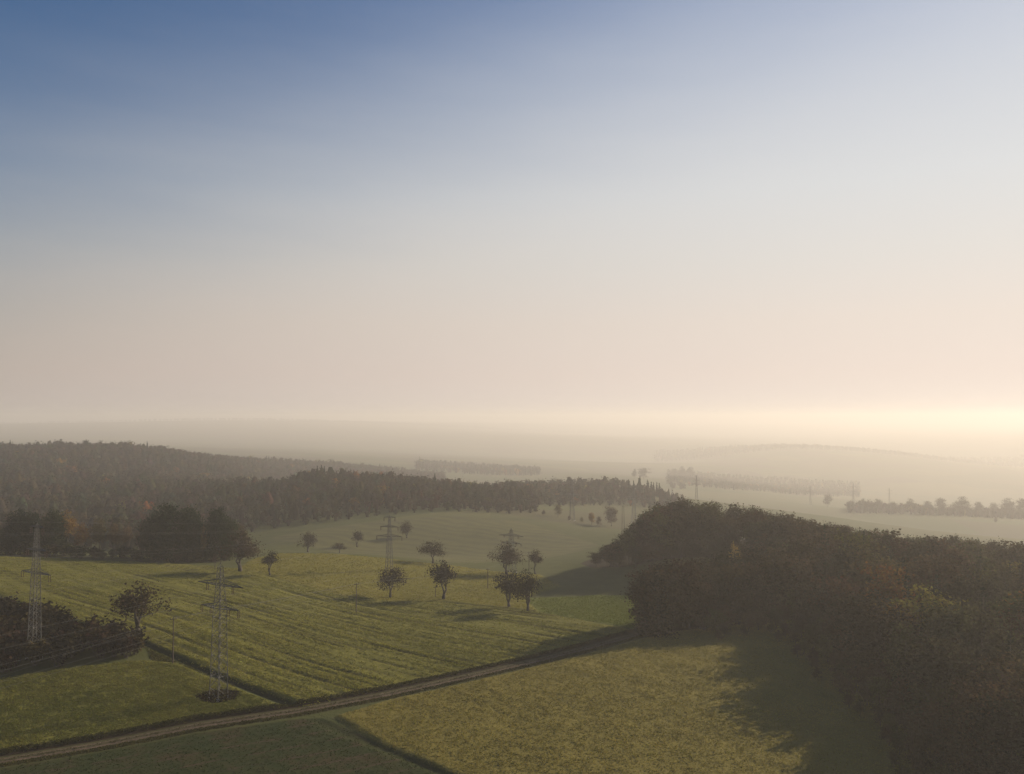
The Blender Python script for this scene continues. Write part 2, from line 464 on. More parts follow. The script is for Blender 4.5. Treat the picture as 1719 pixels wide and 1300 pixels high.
def ground_material():
    m, nt, out = new_mat('ground')
    N = nt.nodes.new; L = nt.links.new
    b = N('ShaderNodeBsdfPrincipled'); b.inputs['Roughness'].default_value = 1.0; b.inputs['Specular IOR Level'].default_value = 0.1
    geo = N('ShaderNodeNewGeometry')
    def noise(scale, detail=4, rough=0.55, vec=None):
        n = N('ShaderNodeTexNoise'); n.inputs['Scale'].default_value = scale; n.inputs['Detail'].default_value = detail; n.inputs['Roughness'].default_value = rough
        L(vec or geo.outputs['Position'], n.inputs['Vector']); return n.outputs['Fac']
    def math_(op, a, bb):
        n = N('ShaderNodeMath'); n.operation = op
        for i, s in enumerate((a, bb)):
            if isinstance(s, (int, float)): n.inputs[i].default_value = s
            else: L(s, n.inputs[i])
        return n.outputs[0]
    def attr(nm):
        a = N('ShaderNodeAttribute'); a.attribute_name = nm; return a.outputs['Fac']
    def ramp(fac, cols, p0=0.3, p1=0.7):
        r = N('ShaderNodeValToRGB'); L(fac, r.inputs[0])
        e = r.color_ramp.elements
        e[0].position = p0; e[0].color = (*cols[0], 1); e[1].position = p1; e[1].color = (*cols[-1], 1)
        for i, c in enumerate(cols[1:-1]):
            q = e.new(p0 + (p1 - p0) * (i + 1) / (len(cols) - 1)); q.color = (*c, 1)
        return r.outputs[0]
    def mix(fac, a, bb):
        n = N('ShaderNodeMix'); n.data_type = 'RGBA'
        L(fac, n.inputs['Factor']); L(a, n.inputs[6]); L(bb, n.inputs[7]); return n.outputs[2]
    def step(v, w):            # 0..1 across [-w, w] with a ragged edge
        mr = N('ShaderNodeMapRange'); mr.inputs['From Min'].default_value = -w; mr.inputs['From Max'].default_value = w
        L(v, mr.inputs['Value']); return mr.outputs[0]
    n_big = noise(0.018, 5); n_mid = noise(0.16, 5, 0.6); n_fine = noise(1.4, 6, 0.65)
    mixn = math_('ADD', math_('MULTIPLY', n_mid, 0.5), math_('MULTIPLY', n_fine, 0.5))
    edge = math_('MULTIPLY', math_('SUBTRACT', n_fine, 0.5), 1.6)
    # far country: dull meadows and ploughland in patches
    vor = N('ShaderNodeTexVoronoi'); vor.inputs['Scale'].default_value = 0.0052; L(geo.outputs['Position'], vor.inputs['Vector'])
    sepv = N('ShaderNodeSeparateColor'); L(vor.outputs['Color'], sepv.inputs[0])
    far = ramp(sepv.outputs[0], [(0.07, 0.08, 0.026), (0.09, 0.09, 0.034), (0.07, 0.058, 0.032), (0.11, 0.108, 0.038)], 0.1, 0.9)
    dp = N('ShaderNodeVectorMath'); dp.operation = 'DOT_PRODUCT'; L(geo.outputs['Position'], dp.inputs[0]); dp.inputs[1].default_value = (0.42, 0.91, 0.0)
    strip = math_('ADD', math_('MULTIPLY', math_('SINE', math_('ADD', math_('MULTIPLY', dp.outputs['Value'], 0.52), math_('MULTIPLY', n_big, 22.0)), 0), 0.07), math_('ADD', 0.1, math_('ADD', math_('MULTIPLY', n_mid, 0.35), math_('MULTIPLY', n_big, 0.45))))
    rough_grass = ramp(mixn, [(0.05, 0.058, 0.016), (0.095, 0.095, 0.028)])
    col = mix(step(math_('SUBTRACT', attr('far'), 0.0), 1.0), rough_grass, far)
    zones = [
        ('midhill', ramp(strip, [(0.065, 0.063, 0.026), (0.12, 0.112, 0.040)])),
        ('upper', ramp(mixn, [(0.134, 0.122, 0.022), (0.202, 0.172, 0.032)])),
        ('light', ramp(n_mid, [(0.109, 0.126, 0.020), (0.134, 0.147, 0.025)])),
        ('striped', ramp(mixn, [(0.101, 0.097, 0.018), (0.176, 0.160, 0.030)])),
        ('front', ramp(mixn, [(0.084, 0.084, 0.017), (0.160, 0.147, 0.030)])),
        ('right', ramp(mixn, [(0.126, 0.105, 0.023), (0.193, 0.155, 0.034)])),
        ('cereal', ramp(math_('ADD', math_('MULTIPLY', n_mid, 0.75), math_('MULTIPLY', n_fine, 0.25)), [(0.022, 0.034, 0.008), (0.033, 0.040, 0.011), (0.052, 0.036, 0.016)], 0.36, 0.66)),
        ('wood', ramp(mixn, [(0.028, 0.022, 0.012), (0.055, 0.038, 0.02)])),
    ]
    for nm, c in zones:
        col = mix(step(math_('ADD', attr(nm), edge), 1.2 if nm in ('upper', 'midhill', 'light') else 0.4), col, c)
    furrow = ramp(mixn, [(0.045, 0.040, 0.014), (0.085, 0.07, 0.026)])
    col = mix(math_('MULTIPLY', attr('groove'), 0.95), col, furrow)
    # drill lines in the young cereal, parallel to the track
    tr = attr('track')
    ln = math_('ABSOLUTE', math_('SUBTRACT', math_('FRACT', math_('DIVIDE', math_('ADD', tr, math_('MULTIPLY', n_big, 1.5)), 4.6), 0), 0.5), 0)
    lines = math_('MULTIPLY', step(math_('SUBTRACT', 0.05, ln), 0.04), step(math_('ADD', attr('cereal'), -1.2), 0.3))
    lines = math_('MULTIPLY', lines, step(math_('SUBTRACT', n_mid, 0.46), 0.06))
    brown = ramp(mixn, [(0.045, 0.033, 0.02), (0.075, 0.05, 0.03)])
    col = mix(lines, col, brown)
    # ditch and field margins: damp dark grass
    damp = ramp(mixn, [(0.026, 0.036, 0.010), (0.05, 0.052, 0.016)])
    dd = math_('SUBTRACT', 1.1, math_('ABSOLUTE', attr('ditch'), 0))
    col = mix(step(math_('ADD', dd, edge), 0.4), col, damp)
    dm = math_('SUBTRACT', 0.9, math_('ABSOLUTE', math_('ADD', attr('margin'), 0.8), 0))
    col = mix(step(math_('ADD', dm, edge), 0.4), col, damp)
    # the track: verge, bare earth, grassy middle
    at_ = math_('ABSOLUTE', tr, 0)
    verge = ramp(mixn, [(0.04, 0.04, 0.014), (0.075, 0.07, 0.024)])
    col = mix(step(math_('ADD', math_('SUBTRACT', 3.3, at_), edge), 0.5), col, verge)
    soil = ramp(mixn, [(0.070, 0.050, 0.034), (0.150, 0.108, 0.076)])
    col = mix(step(math_('ADD', math_('SUBTRACT', 1.05, at_), math_('MULTIPLY', edge, 0.75)), 0.3), col, soil)
    mid = math_('MULTIPLY', step(math_('ADD', math_('SUBTRACT', 0.30, at_), math_('MULTIPLY', edge, 0.7)), 0.25), 0.85)
    col = mix(mid, col, verge)
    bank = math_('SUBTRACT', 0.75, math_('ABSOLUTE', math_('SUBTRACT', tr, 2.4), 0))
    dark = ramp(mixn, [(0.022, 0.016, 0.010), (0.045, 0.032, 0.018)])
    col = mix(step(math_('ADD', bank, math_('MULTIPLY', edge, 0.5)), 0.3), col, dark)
    L(col, b.inputs['Base Color'])
    bp = N('ShaderNodeBump'); bp.inputs['Strength'].default_value = 0.7; bp.inputs['Distance'].default_value = 0.25
    L(n_fine, bp.inputs['Height']); L(bp.outputs[0], b.inputs['Normal'])
    L(b.outputs[0], out.inputs[0])
    return m
g_me = mesh_from('ground', np.stack([GX, GY, GZ], -1).reshape(-1, 3), quads, [ground_material()], smooth=True)
S['groove'] = groove(GX, GY) * (S['striped'] > 0) + 0.5 * groove(GX, GY) * (S['upper'] > 0)
S['far'] = np.hypot(GX, GY) - 520 + 160 * (fnoise(GX / 120, GY / 120, 2) - 0.5)
S['far'] = S['far'] / 60.0
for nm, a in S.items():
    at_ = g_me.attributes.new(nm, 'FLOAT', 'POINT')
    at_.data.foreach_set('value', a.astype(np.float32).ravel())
ground = tag(link('ground', g_me), kind='structure')
ground['label'] = 'rolling farmland of fields, meadows and a dirt farm track'

def gz(x, y):
    """ground height with relief"""
    x = np.atleast_1d(np.asarray(x, float)); y = np.atleast_1d(np.asarray(y, float))
    s = {'striped': sdf(P_STRIPED, x, y), 'upper': sdf(P_UPPER, x, y), 'light': sdf(P_LIGHT, x, y), 'front': sdf(P_FRONT, x, y),
         'right': sdf(P_RIGHT, x, y), 'track': line_dist(TRACK, x, y), 'ditch': line_dist(DITCH, x, y), 'margin': line_dist(MARGIN, x, y)}
    return tz(x, y) + relief(x, y, s)

# ------------------------------------------------------------------ haze: the morning air
def haze_box():
    mb = MB(); mb.box((0, 6000, (HAZE_TOP - 218) / 2), (19600, 18600, HAZE_TOP + 218))
    m, nt, out = new_mat('haze')
    pv = nt.nodes.new('ShaderNodeVolumePrincipled')
    pv.inputs['Color'].default_value = (0.96, 0.90, 0.84, 1)
    pv.inputs['Density'].default_value = HAZE_DENSITY
    pv.inputs['Anisotropy'].default_value = 0.29
    nt.links.new(pv.outputs[0], out.inputs['Volume'])
    o = link('haze', mb.mesh('haze', m))
    tag(o, 'pale morning haze lying over the whole valley', 'haze', kind='stuff')
    return o
haze_box()

# ------------------------------------------------------------------ tree builders
def leaf_quads(C, size, r, flat=0.0, aspect=1.0, out=None, bias=0.9):
    """randomly turned leaf-sprig faces round the centres C (n,3)"""
    n = len(C)
    nrm = r.normal(size=(n, 3)); nrm[:, 2] = nrm[:, 2] + flat * np.sign(nrm[:, 2] + 1e-6)
    nrm /= np.linalg.norm(nrm, axis=1)[:, None]
    if out is not None:        # leaves tend to face away from the heart of the crown
        nrm = nrm + bias * out / (np.linalg.norm(out, axis=1)[:, None] + 1e-6)
        nrm /= np.linalg.norm(nrm, axis=1)[:, None] + 1e-6
    a = np.cross(nrm, r.normal(size=(n, 3))); a /= np.linalg.norm(a, axis=1)[:, None] + 1e-9
    b = np.cross(nrm, a)
    s = (size * r.uniform(0.55, 1.45, n))[:, None] * 0.5
    a = a * s * aspect; b = b * s
    bend = nrm * s * 0.35
    v = np.stack([C - a, C - b + bend * 0.3, C + a * 1.1, C + b * 0.9 + bend], 1).reshape(-1, 3)
    q = np.arange(n * 4).reshape(n, 4)
    return v, q

def branch_path(p, q, r, bow=0.12, k=4):
    p = np.asarray(p, float); q = np.asarray(q, float)
    t = np.linspace(0, 1, k)[:, None]
    L = np.linalg.norm(q - p)
    off = r.normal(size=(k, 3)) * L * bow * 0.35; off[0] = 0; off[-1] = 0
    sag = np.zeros((k, 3)); sag[:, 2] = -np.sin(np.linspace(0, math.pi, k)) * L * bow * 0.5
    return p + (q - p) * t + off + sag

def broadleaf(seed, h=18.0, cr=4.5, base=0.28, n_cl=46, per=42, leaf=0.55, fork=1, trunk_r=0.28, lump=0.45, spread=1.0, top=1.0, skirt=0.0):
    """returns (trunk mesh, crown mesh); trunk with limbs, crown of leafy sprigs in clumps"""
    r = np.random.default_rng(seed)
    zc = h * (base + (1 - base) * 0.5); rz = h * (1 - base) * 0.5
    cl = []
    nl = 5
    la = r.uniform(0, 6.28) + np.arange(nl) * 2 * math.pi / nl + r.normal(size=nl) * 0.4
    lr = r.uniform(0.5, 0.74, nl) / spread ** 0.5; lo = r.uniform(0.28, 0.55, nl) * spread
    lobes = np.stack([np.cos(la) * lo * cr, np.sin(la) * lo * cr, zc + r.uniform(-0.42, 0.30, nl) * rz], 1)
    lobes[0] = (r.normal() * 0.12 * cr, r.normal() * 0.12 * cr, zc + 0.42 * rz); lr[0] = 0.58
    while len(cl) < n_cl:
        d = r.normal(size=3); d /= np.linalg.norm(d)
        if not skirt:
            if d[2] < -0.8: continue
            i = int(r.integers(nl))
            rad = r.uniform(0.3, 1.0) ** 0.5
            cl.append(lobes[i] + d * rad * lr[i] * np.array([cr, cr, rz * 0.95]) * np.array([1, 1, 0.85 if d[2] < 0 else 1.0]))
            continue
        rad = r.uniform(0.35, 1.0) ** 0.55
        if d[2] < 0:
            hv = np.hypot(d[0], d[1]) + 1e-6; d[0] /= hv; d[1] /= hv
        wav = 1 + lump * (vnoise(np.array([d[0] * 2.1 + seed * 3.7 + 50]), np.array([d[1] * 2.1 + d[2] * 1.7 + 90]))[0] - 0.5) * 1.6
        taper = 1.0 if d[2] < 0 else (1 - (1 - 1 / (1 + top)) * 0.0)
        p = np.array([d[0] * cr * rad * wav * spread, d[1] * cr * rad * wav * spread, zc + d[2] * rz * rad * (0.85 + 0.25 * wav)])
        cl.append(p)
    cl = np.array(cl)
    cl[:, 2] = np.clip(cl[:, 2], h * base * 0.75, h * 1.02)
    cl[:, 2] *= h * 0.97 / cl[:, 2].max()
    mb = MB()
    fork_z = h * base * (0.55 if fork > 1 else 0.95)
    lean = r.normal(size=2) * h * 0.015
    j0 = np.array([lean[0], lean[1], fork_z])
    mb.tube(branch_path((0, 0, -0.6), j0, r, 0.03, 4), np.linspace(trunk_r * 1.35, trunk_r * 0.9, 4), 6)
    leaders = []
    nf = max(fork, 1)
    for i in range(nf):
        a = i * 2 * math.pi / nf + r.uniform(0, 1)
        sp = cr * 0.35 * (nf > 1)
        e = np.array([math.cos(a) * sp + lean[0], math.sin(a) * sp + lean[1], h * r.uniform(0.72, 0.86)])
        pth = branch_path(j0, e, r, 0.10, 6)
        mb.tube(pth, np.linspace(trunk_r * (0.9 if nf == 1 else 0.68), 0.04, 6), 5, cap=False)
        leaders.append(pth)
    for c in cl:
        l = leaders[int(r.integers(nf))] if nf > 1 else leaders[0]
        z = c[2] - 0.35 * np.hypot(c[0], c[1]) - r.uniform(0, 1.0)
        i = int(np.clip(np.searchsorted(l[:, 2], z), 0, 4))
        s = l[i] + (l[i + 1] - l[i]) * r.uniform(0, 1)
        mb.tube(branch_path(s, c, r, 0.15, 4), np.linspace(trunk_r * 0.28, 0.025, 4), 4, cap=False)
    crad = cr * 0.34
    C = (cl[:, None, :] + r.normal(size=(n_cl, per, 3)) * np.array([crad, crad, crad * 0.72]) * 0.62).reshape(-1, 3)
    O = (C - np.repeat(cl, per, 0)) / crad + (C - np.array([0, 0, zc - 0.25 * rz])) / np.array([cr, cr, rz]) * 1.2
    ok_ = C[:, 2] > h * base * 0.55
    v, q = leaf_quads(C[ok_], leaf, r, 0.2, 0.75, O[ok_])
    return mb.mesh('trunk', M_BARK, True), mesh_from('crown', v, q, [M_LEAF])

def conifer(seed, h=22.0, cr=3.6, base=0.06, leaf=0.6, whorls=26, per=9, dense=13, power=0.8):
    r = np.random.default_rng(seed)
    mb = MB()
    mb.tube([(0, 0, -0.6), (0, 0, h * 0.5), (0.1, 0, h * 0.98)], [h * 0.016, h * 0.010, 0.03], 6)
    C = []; 
    for w in range(whorls):
        t = (w + r.uniform(-0.3, 0.3)) / whorls
        z = h * (base + (0.97 - base) * t)
        R = cr * (1 - t) ** power * r.uniform(0.8, 1.15) + 0.25
        n = max(4, int(per * (1 - 0.5 * t)))
        for i in range(n):
            a = i * 2 * math.pi / n + r.uniform(-0.35, 0.35) + w
            L = R * r.uniform(0.72, 1.12)
            e = np.array([math.cos(a) * L, math.sin(a) * L, z - 0.28 * L + r.uniform(-.2, .2)])
            mb.tube([(0, 0, z), e * 0.5 + np.array([0, 0, z * 0.5 + 0.05 * L]), e], [0.05, 0.035, 0.012], 4, cap=False)
            k = max(3, int(dense * L / cr))
            tt = r.uniform(0.18, 1.05, k)[:, None]
            p = np.array([0, 0, z]) * (1 - tt) + e * tt + r.normal(size=(k, 3)) * np.array([.28, .28, .2]) * (0.4 + L * 0.16)
            C.append(p)
    C.append(np.stack([r.normal(size=8) * .08, r.normal(size=8) * .08, r.uniform(h * 0.93, h * 1.0, 8)], 1))
    C = np.concatenate(C)
    v, q = leaf_quads(C, leaf, r, 0.5, 0.8)
    return mb.mesh('trunk', M_BARK, True), mesh_from('crown', v, q, [M_NEEDLE])

def shrub_mesh(seed, h=2.6, w=2.6, n=420, leaf=0.42):
    r = np.random.default_rng(seed)
    mb = MB()
    tips = []
    for i in range(9):
        a = r.uniform(0, 6.28); R = w * r.uniform(0.15, 0.5)
        e = np.array([math.cos(a) * R, math.sin(a) * R, h * r.uniform(0.55, 1.0)])
        mb.tube(branch_path((r.normal() * .1, r.normal() * .1, -0.3), e, r, 0.2, 4), [0.06, 0.05, 0.03, 0.015], 4, cap=False)
        tips.append(e)
    tips = np.array(tips)
    t = tips[r.integers(0, 9, n)]
    k = r.uniform(0.3, 1.0, n)[:, None] ** 0.6
    C = t * k + r.normal(size=(n, 3)) * np.array([w * 0.13, w * 0.13, h * 0.11])
    C[:, 2] = np.abs(C[:, 2]) + 0.05
    v, q = leaf_quads(C, leaf, r, 0.3, 0.8)
    return mb.mesh('stems', M_BARK, True), mesh_from('foliage', v, q, [M_LEAF])

def plant(name, meshes, x, y, label, cat, color, s=(1, 1, 1), rz=None, group=None, z=None, parts=('trunk', 'crown')):
    zz = float(gz(x, y)[0]) if z is None else z
    e = link(name, None, loc=(x, y, zz - 0.08), rotz=random.uniform(0, 6.28) if rz is None else rz, scale=s)
    tag(e, label, cat, group)
    a = link(parts[0], meshes[0], e)
    b = link(parts[1], meshes[1], e)
    b.color = (*color, 1)
    return e

BEECH = [broadleaf(100 + i, 19, 5.0, 0.22, 60, 46, 0.62, lump=0.6) for i in range(6)]
BEECH_EDGE = [broadleaf(130 + i, 16, 4.6, 0.10, 64, 46, 0.58, lump=0.6) for i in range(3)]
SPRUCE = [conifer(200 + i, 23, 3.9) for i in range(3)]
DOME = [broadleaf(260 + i, 24, 7.0, 0.03, 190, 44, 0.8, lump=0.6, trunk_r=0.4, skirt=1.0) for i in range(2)]
FIELD = [broadleaf(300 + i, 10, (4.0, 4.8, 3.7, 5.0, 3.9, 4.4)[i], (0.26, 0.30, 0.22, 0.34, 0.28, 0.24)[i], (44, 52, 40, 50, 46, 48)[i], 40, 0.44, fork=(3, 2, 3, 2, 2, 3)[i], trunk_r=(0.42, 0.5, 0.36, 0.44, 0.46, 0.4)[i], spread=(1.3, 1.5, 1.15, 1.6, 1.35, 1.45)[i]) for i in range(6)]
THIN = [broadleaf(340 + i, 11, 3.6, 0.2, 34, 20, 0.36, fork=2, trunk_r=0.28, lump=0.8) for i in range(2)]
SHRUB = [shrub_mesh(400 + i) for i in range(4)]

BROWN = [(0.088, 0.064, 0.036), (0.070, 0.054, 0.033), (0.105, 0.070, 0.036), (0.066, 0.056, 0.031), (0.082, 0.070, 0.034), (0.098, 0.058, 0.031)]
YELLOW = [(0.26, 0.17, 0.035), (0.22, 0.16, 0.04)]
ORANGE = [(0.22, 0.105, 0.03), (0.19, 0.095, 0.03)]
OLIVE = [(0.085, 0.085, 0.03), (0.10, 0.095, 0.03)]
DARKG = [(0.020, 0.030, 0.014), (0.024, 0.034, 0.017), (0.018, 0.026, 0.013)]

# ------------------------------------------------------------------ trees standing in the fields
def field_tree(u, v_base, v_top, kind, label, color=(0.075, 0.045, 0.03), wide=None, d=None, native=10.0, name='field_tree'):
    p = ground_at(u, v_base) if d is None else at(u, v_base, d)
    x, y = p[0], p[1]
    hgt = (v_base - v_top) / F * y
    s = hgt / native
    sw = s if wide is None else s * wide
    return plant(name, kind, x, y, label, 'tree', color, (sw, sw, s))
field_tree(230, 1066, 985, FIELD[0], 'leaning russet tree at the tip of the dark thicket, left', (0.050, 0.036, 0.020), 1.2)
field_tree(404, 961, 897, FIELD[1], 'spreading brown tree on a dark trunk beside the tall evergreens', (0.053, 0.036, 0.022), 0.95)
field_tree(453, 967, 928, FIELD[2], 'small round bush-like tree standing alone right of the evergreens', (0.037, 0.032, 0.022), 1.0)
field_tree(361, 956, 932, THIN[0], 'slight reddish sapling in front of the big evergreen', (0.056, 0.030, 0.020), 0.9, native=11)
field_tree(655, 1005, 959, FIELD[3], 'low forked tree in front of the pylon in the middle field', (0.046, 0.035, 0.023), 1.05)
field_tree(744, 1008, 946, FIELD[4], 'full-crowned tree right of the middle pylon, next to a small post', (0.043, 0.035, 0.023), 0.95)
field_tree(855, 1021, 963, FIELD[5], 'left of the two touching trees above the long shadow', (0.037, 0.032, 0.022), 1.0)
field_tree(886, 1028, 963, FIELD[0], 'right of the two touching trees, straight trunk, nearest the wood', (0.041, 0.036, 0.022), 0.85)
field_tree(851, 966, 916, FIELD[1], 'hazy tree behind the touching pair, in front of a pylon', (0.056, 0.040, 0.026), 0.95)
field_tree(899, 964, 923, FIELD[2], 'slender hazy tree beside the pole at the valley bottom', (0.056, 0.042, 0.026), 0.9)
field_tree(727, 946, 912, FIELD[3], 'wide faint tree on the dim slope behind the full-crowned tree', (0.056, 0.043, 0.029), 1.25)
field_tree(600, 905, 878, FIELD[4], 'small faint tree on the dim slope left of the middle pylon', (0.050, 0.040, 0.026), 1.0, d=440)
field_tree(683, 890, 864, FIELD[5], 'faint tree near the top of the dim slope right of the pylon head', (0.056, 0.043, 0.027), 1.2, d=470)
field_tree(517, 922, 889, FIELD[0], 'taller bush tree in the dip beyond the lit field', (0.053, 0.040, 0.025), 1.1, d=410)
field_tree(570, 925, 909, FIELD[3], 'lowest round bush in the dip beyond the lit field', (0.050, 0.040, 0.026), 1.3, d=414)

# evergreens and autumn trees along the far edge of the striped field
def row_tree(u, d, v_top, meshes, native, label, name, color, wide=1.0, group=None):
    x = px_x(u, d); z = float(tz(x, d)[0])
    zt = at(u, v_top, d)[2]
    s = (zt - z) / native
    return plant(name, meshes, x, d, label, 'tree', color, (s * wide, s * wide, s), group=group, z=z)
row_tree(293, 322, 849, DOME[0], 24, 'huge dark dome-shaped evergreen in the middle of the field edge', 'evergreen_tree', DARKG[0], 1.15)
row_tree(262, 326, 862, DOME[1], 24, 'dark evergreen joined to the left side of the huge dome', 'evergreen_tree', DARKG[1], 0.9)
row_tree(325, 326, 857, DOME[1], 24, 'dark evergreen joined to the right side of the huge dome', 'evergreen_tree', DARKG[0], 0.9)
row_tree(366, 324, 855, DOME[0], 24, 'separate narrow dark evergreen right of the huge dome', 'evergreen_tree', DARKG[1], 0.75)
row_tree(389, 326, 872, DOME[1], 24, 'shorter green evergreen beside the spreading brown tree', 'evergreen_tree', (0.035, 0.045, 0.018), 0.75)
row_tree(37, 312, 859, DOME[1], 24, 'broad black evergreen behind the left pylon', 'evergreen_tree', DARKG[2], 0.95)
row_tree(58, 314, 862, DOME[0], 24, 'black evergreen whose tip stands behind the left pylon head', 'evergreen_tree', DARKG[2], 0.8)
row_tree(18, 314, 884, DOME[0], 24, 'leftmost lower dark evergreen at the edge of the picture', 'evergreen_tree', DARKG[0], 0.9)
row_tree(96, 314, 857, DOME[1], 24, 'dark green evergreen touching the orange autumn trees', 'evergreen_tree', (0.028, 0.035, 0.015), 0.8)
row_tree(76, 318, 872, BEECH[0], 19, 'dull brown tree between two black evergreens', 'autumn_tree', BROWN[3], 0.9)
row_tree(118, 318, 859, BEECH[1], 19, 'tall golden-orange tree right of the black evergreens', 'autumn_tree', (0.20, 0.115, 0.035), 0.8)
row_tree(140, 320, 880, BEECH[2], 19, 'lower orange tree beside the golden one', 'autumn_tree', (0.19, 0.10, 0.03), 0.85)
row_tree(172, 324, 872, BEECH[3], 19, 'olive tree with an orange top between orange tree and dome evergreen', 'autumn_tree', (0.085, 0.068, 0.028), 0.9)
row_tree(196, 326, 880, BEECH[4], 19, 'brownish tree right of the olive one', 'autumn_tree', (0.10, 0.066, 0.03), 0.8)
row_tree(217, 328, 884, BEECH[5], 19, 'pale pinkish-brown tree left of the huge dome evergreen', 'autumn_tree', (0.13, 0.085, 0.05), 0.75)
row_tree(238, 330, 892, BEECH[0], 19, 'small brown tree tucked under the left of the dome evergreen', 'autumn_tree', BROWN[1], 0.8)
row_tree(345, 322, 884, BEECH[2], 19, 'slim orange tree in the gap between the dark evergreens', 'autumn_tree', (0.20, 0.12, 0.04), 0.42)
row_tree(-12, 318, 870, BEECH[1], 19, 'brown tree cut by the left edge of the picture', 'autumn_tree', BROWN[4], 0.9)
row_tree(408, 330, 882, BEECH[3], 19, 'brown tree filling in behind the spreading tree', 'autumn_tree', BROWN[0], 0.7)

# ------------------------------------------------------------------ the wood on the right
def in_poly(P, x, y):
    return sdf(P, np.array([x]), np.array([y]))[0]
def wood():
    r = np.random.default_rng(11)
    pts = []
    # skyline profile of the wood in the photograph: tree tops must not rise above it
    us = np.array([900, 930, 960, 1000, 1040, 1080, 1100, 1125, 1200, 1250, 1310, 1400, 1500, 1600, 1719, 2200])
    vs = np.array([985, 965, 948, 925, 900, 868, 846, 838, 840, 850, 862, 880, 898, 903, 912, 930])
    tries = 0
    while tries < 9000:
        tries += 1
        y = r.uniform(100, 460); x = r.uniform(28, 0.72 * y + 26)
        s = in_poly(P_WOOD, x, y)
        if s < 1.0 or s > 190: continue
        gap = 6.4 if y < 260 else 7.4
        if s < 9: gap = 4.6
        if y > 300 and x < 75: gap = 4.2
        if y > 345 and x > 80: gap = 9.0
        if any((x - a) ** 2 + (y - b) ** 2 < gap * gap for a, b, _ in pts): continue
        pts.append((x, y, s))
    # what the camera can see: keep the trees that show
    keep = []
    for x, y, s in pts:
        z = float(tz(x, y)[0])
        u = 859.5 + F * x / y
        vmax = np.interp(u, us, vs)
        top = at(u, vmax, y)[2]
        h = r.uniform(15.0, 23.5) if s > 10 else r.uniform(12, 18.5)
        h = min(h, top - z - r.uniform(0, 1.6))
        if h < (4.0 if u < 1110 else 8.5): continue
        keep.append((x, y, s, z, h, u, vmax))
    keep.sort(key=lambda k: k[1])
    vis = []
    for k in keep:
        x, y, s, z, h, u, vm = k
        vt = 700 + F * (60 - z - h) / y
        if vt > 1420 or u > 1860: continue
        hid = 0
        for q in vis:
            if abs(q[5] - u) < F * 2.6 / q[1] and q[1] < y and 700 + F * (60 - q[3] - q[4]) / q[1] < vt - 1.5: hid += 1
        if hid >= 2: continue
        vis.append(k)
    return vis
WOOD = wood()
def add_wood():
    r = np.random.default_rng(5)
    n = 0
    g_e = 'trees along the edge of the right-hand wood'; g_m = 'trees inside the right-hand wood'; g_s = 'trees on the skyline of the right-hand wood'
    g_c = 'spruces of the right-hand wood'; g_y = 'yellowing trees of the right-hand wood'
    for x, y, s, z, h, u, vm in WOOD:
        if n >= 296: break
        n += 1
        vt = 700 + F * (60 - z - h) / y
        if (u > 1480 and vt < 1000 and r.random() < 0.34) or (r.random() < 0.04):
            m = SPRUCE[int(r.integers(3))]; k = h * 1.04 / 23; w = k * r.uniform(0.95, 1.2)
            plant('spruce_tree', m, x, y, 'dark spruce with a pointed top among the brown trees of the right-hand wood', 'tree', DARKG[int(r.integers(3))], (w, w, k), group=g_c, z=z)
            continue
        m = BEECH_EDGE[int(r.integers(3))] if s < 9 else BEECH[int(r.integers(6))]
        nat = 16.0 if s < 9 else 19.0
        k = h / nat; w = max(k, 0.5) * r.uniform(1.05, 1.42)
        c = BROWN[int(r.integers(len(BROWN)))]
        lab = 'brown autumn tree in the crowded middle of the right-hand wood'; g = g_m; nm = 'beech_tree'
        q = r.random()
        if u > 1380 and vt > 915 and q < 0.30:
            c = (YELLOW + ORANGE + OLIVE)[int(r.integers(6))]; lab = 'yellow or orange tinged tree rising in the right-hand wood'; g = g_y; nm = 'yellowing_tree'
        elif q < 0.12:
            c = OLIVE[int(r.integers(2))]; lab = 'dull olive-green tree within the right-hand wood'; g = 'olive trees of the right-hand wood'; nm = 'olive_leaved_tree'
        elif s < 9:
            lab = 'brown tree on the margin of the right-hand wood, facing the open fields'; g = g_e
        elif vt - vm < 14:
            lab = 'brown tree forming the skyline of the right-hand wood'; g = g_s
        kk = r.uniform(0.42, 1.0) if nm != 'yellowing_tree' else r.uniform(0.6, 1.0); c = tuple(v * kk * r.uniform(0.92, 1.08) for v in c)
        where = 'left end' if u < 1150 else 'left half' if u < 1350 else 'right half' if u < 1560 else 'right end'
        lab = lab.replace('the right-hand wood', 'the right-hand wood, ' + where + ' of it', 1) if 'facing' not in lab else lab.replace('facing the open fields', where + ' of it')
        g = g + ', ' + where
        plant(nm, m, x, y, lab, 'tree', c, (w, w, k), group=g, z=z)
    return n
N_WOOD = add_wood()

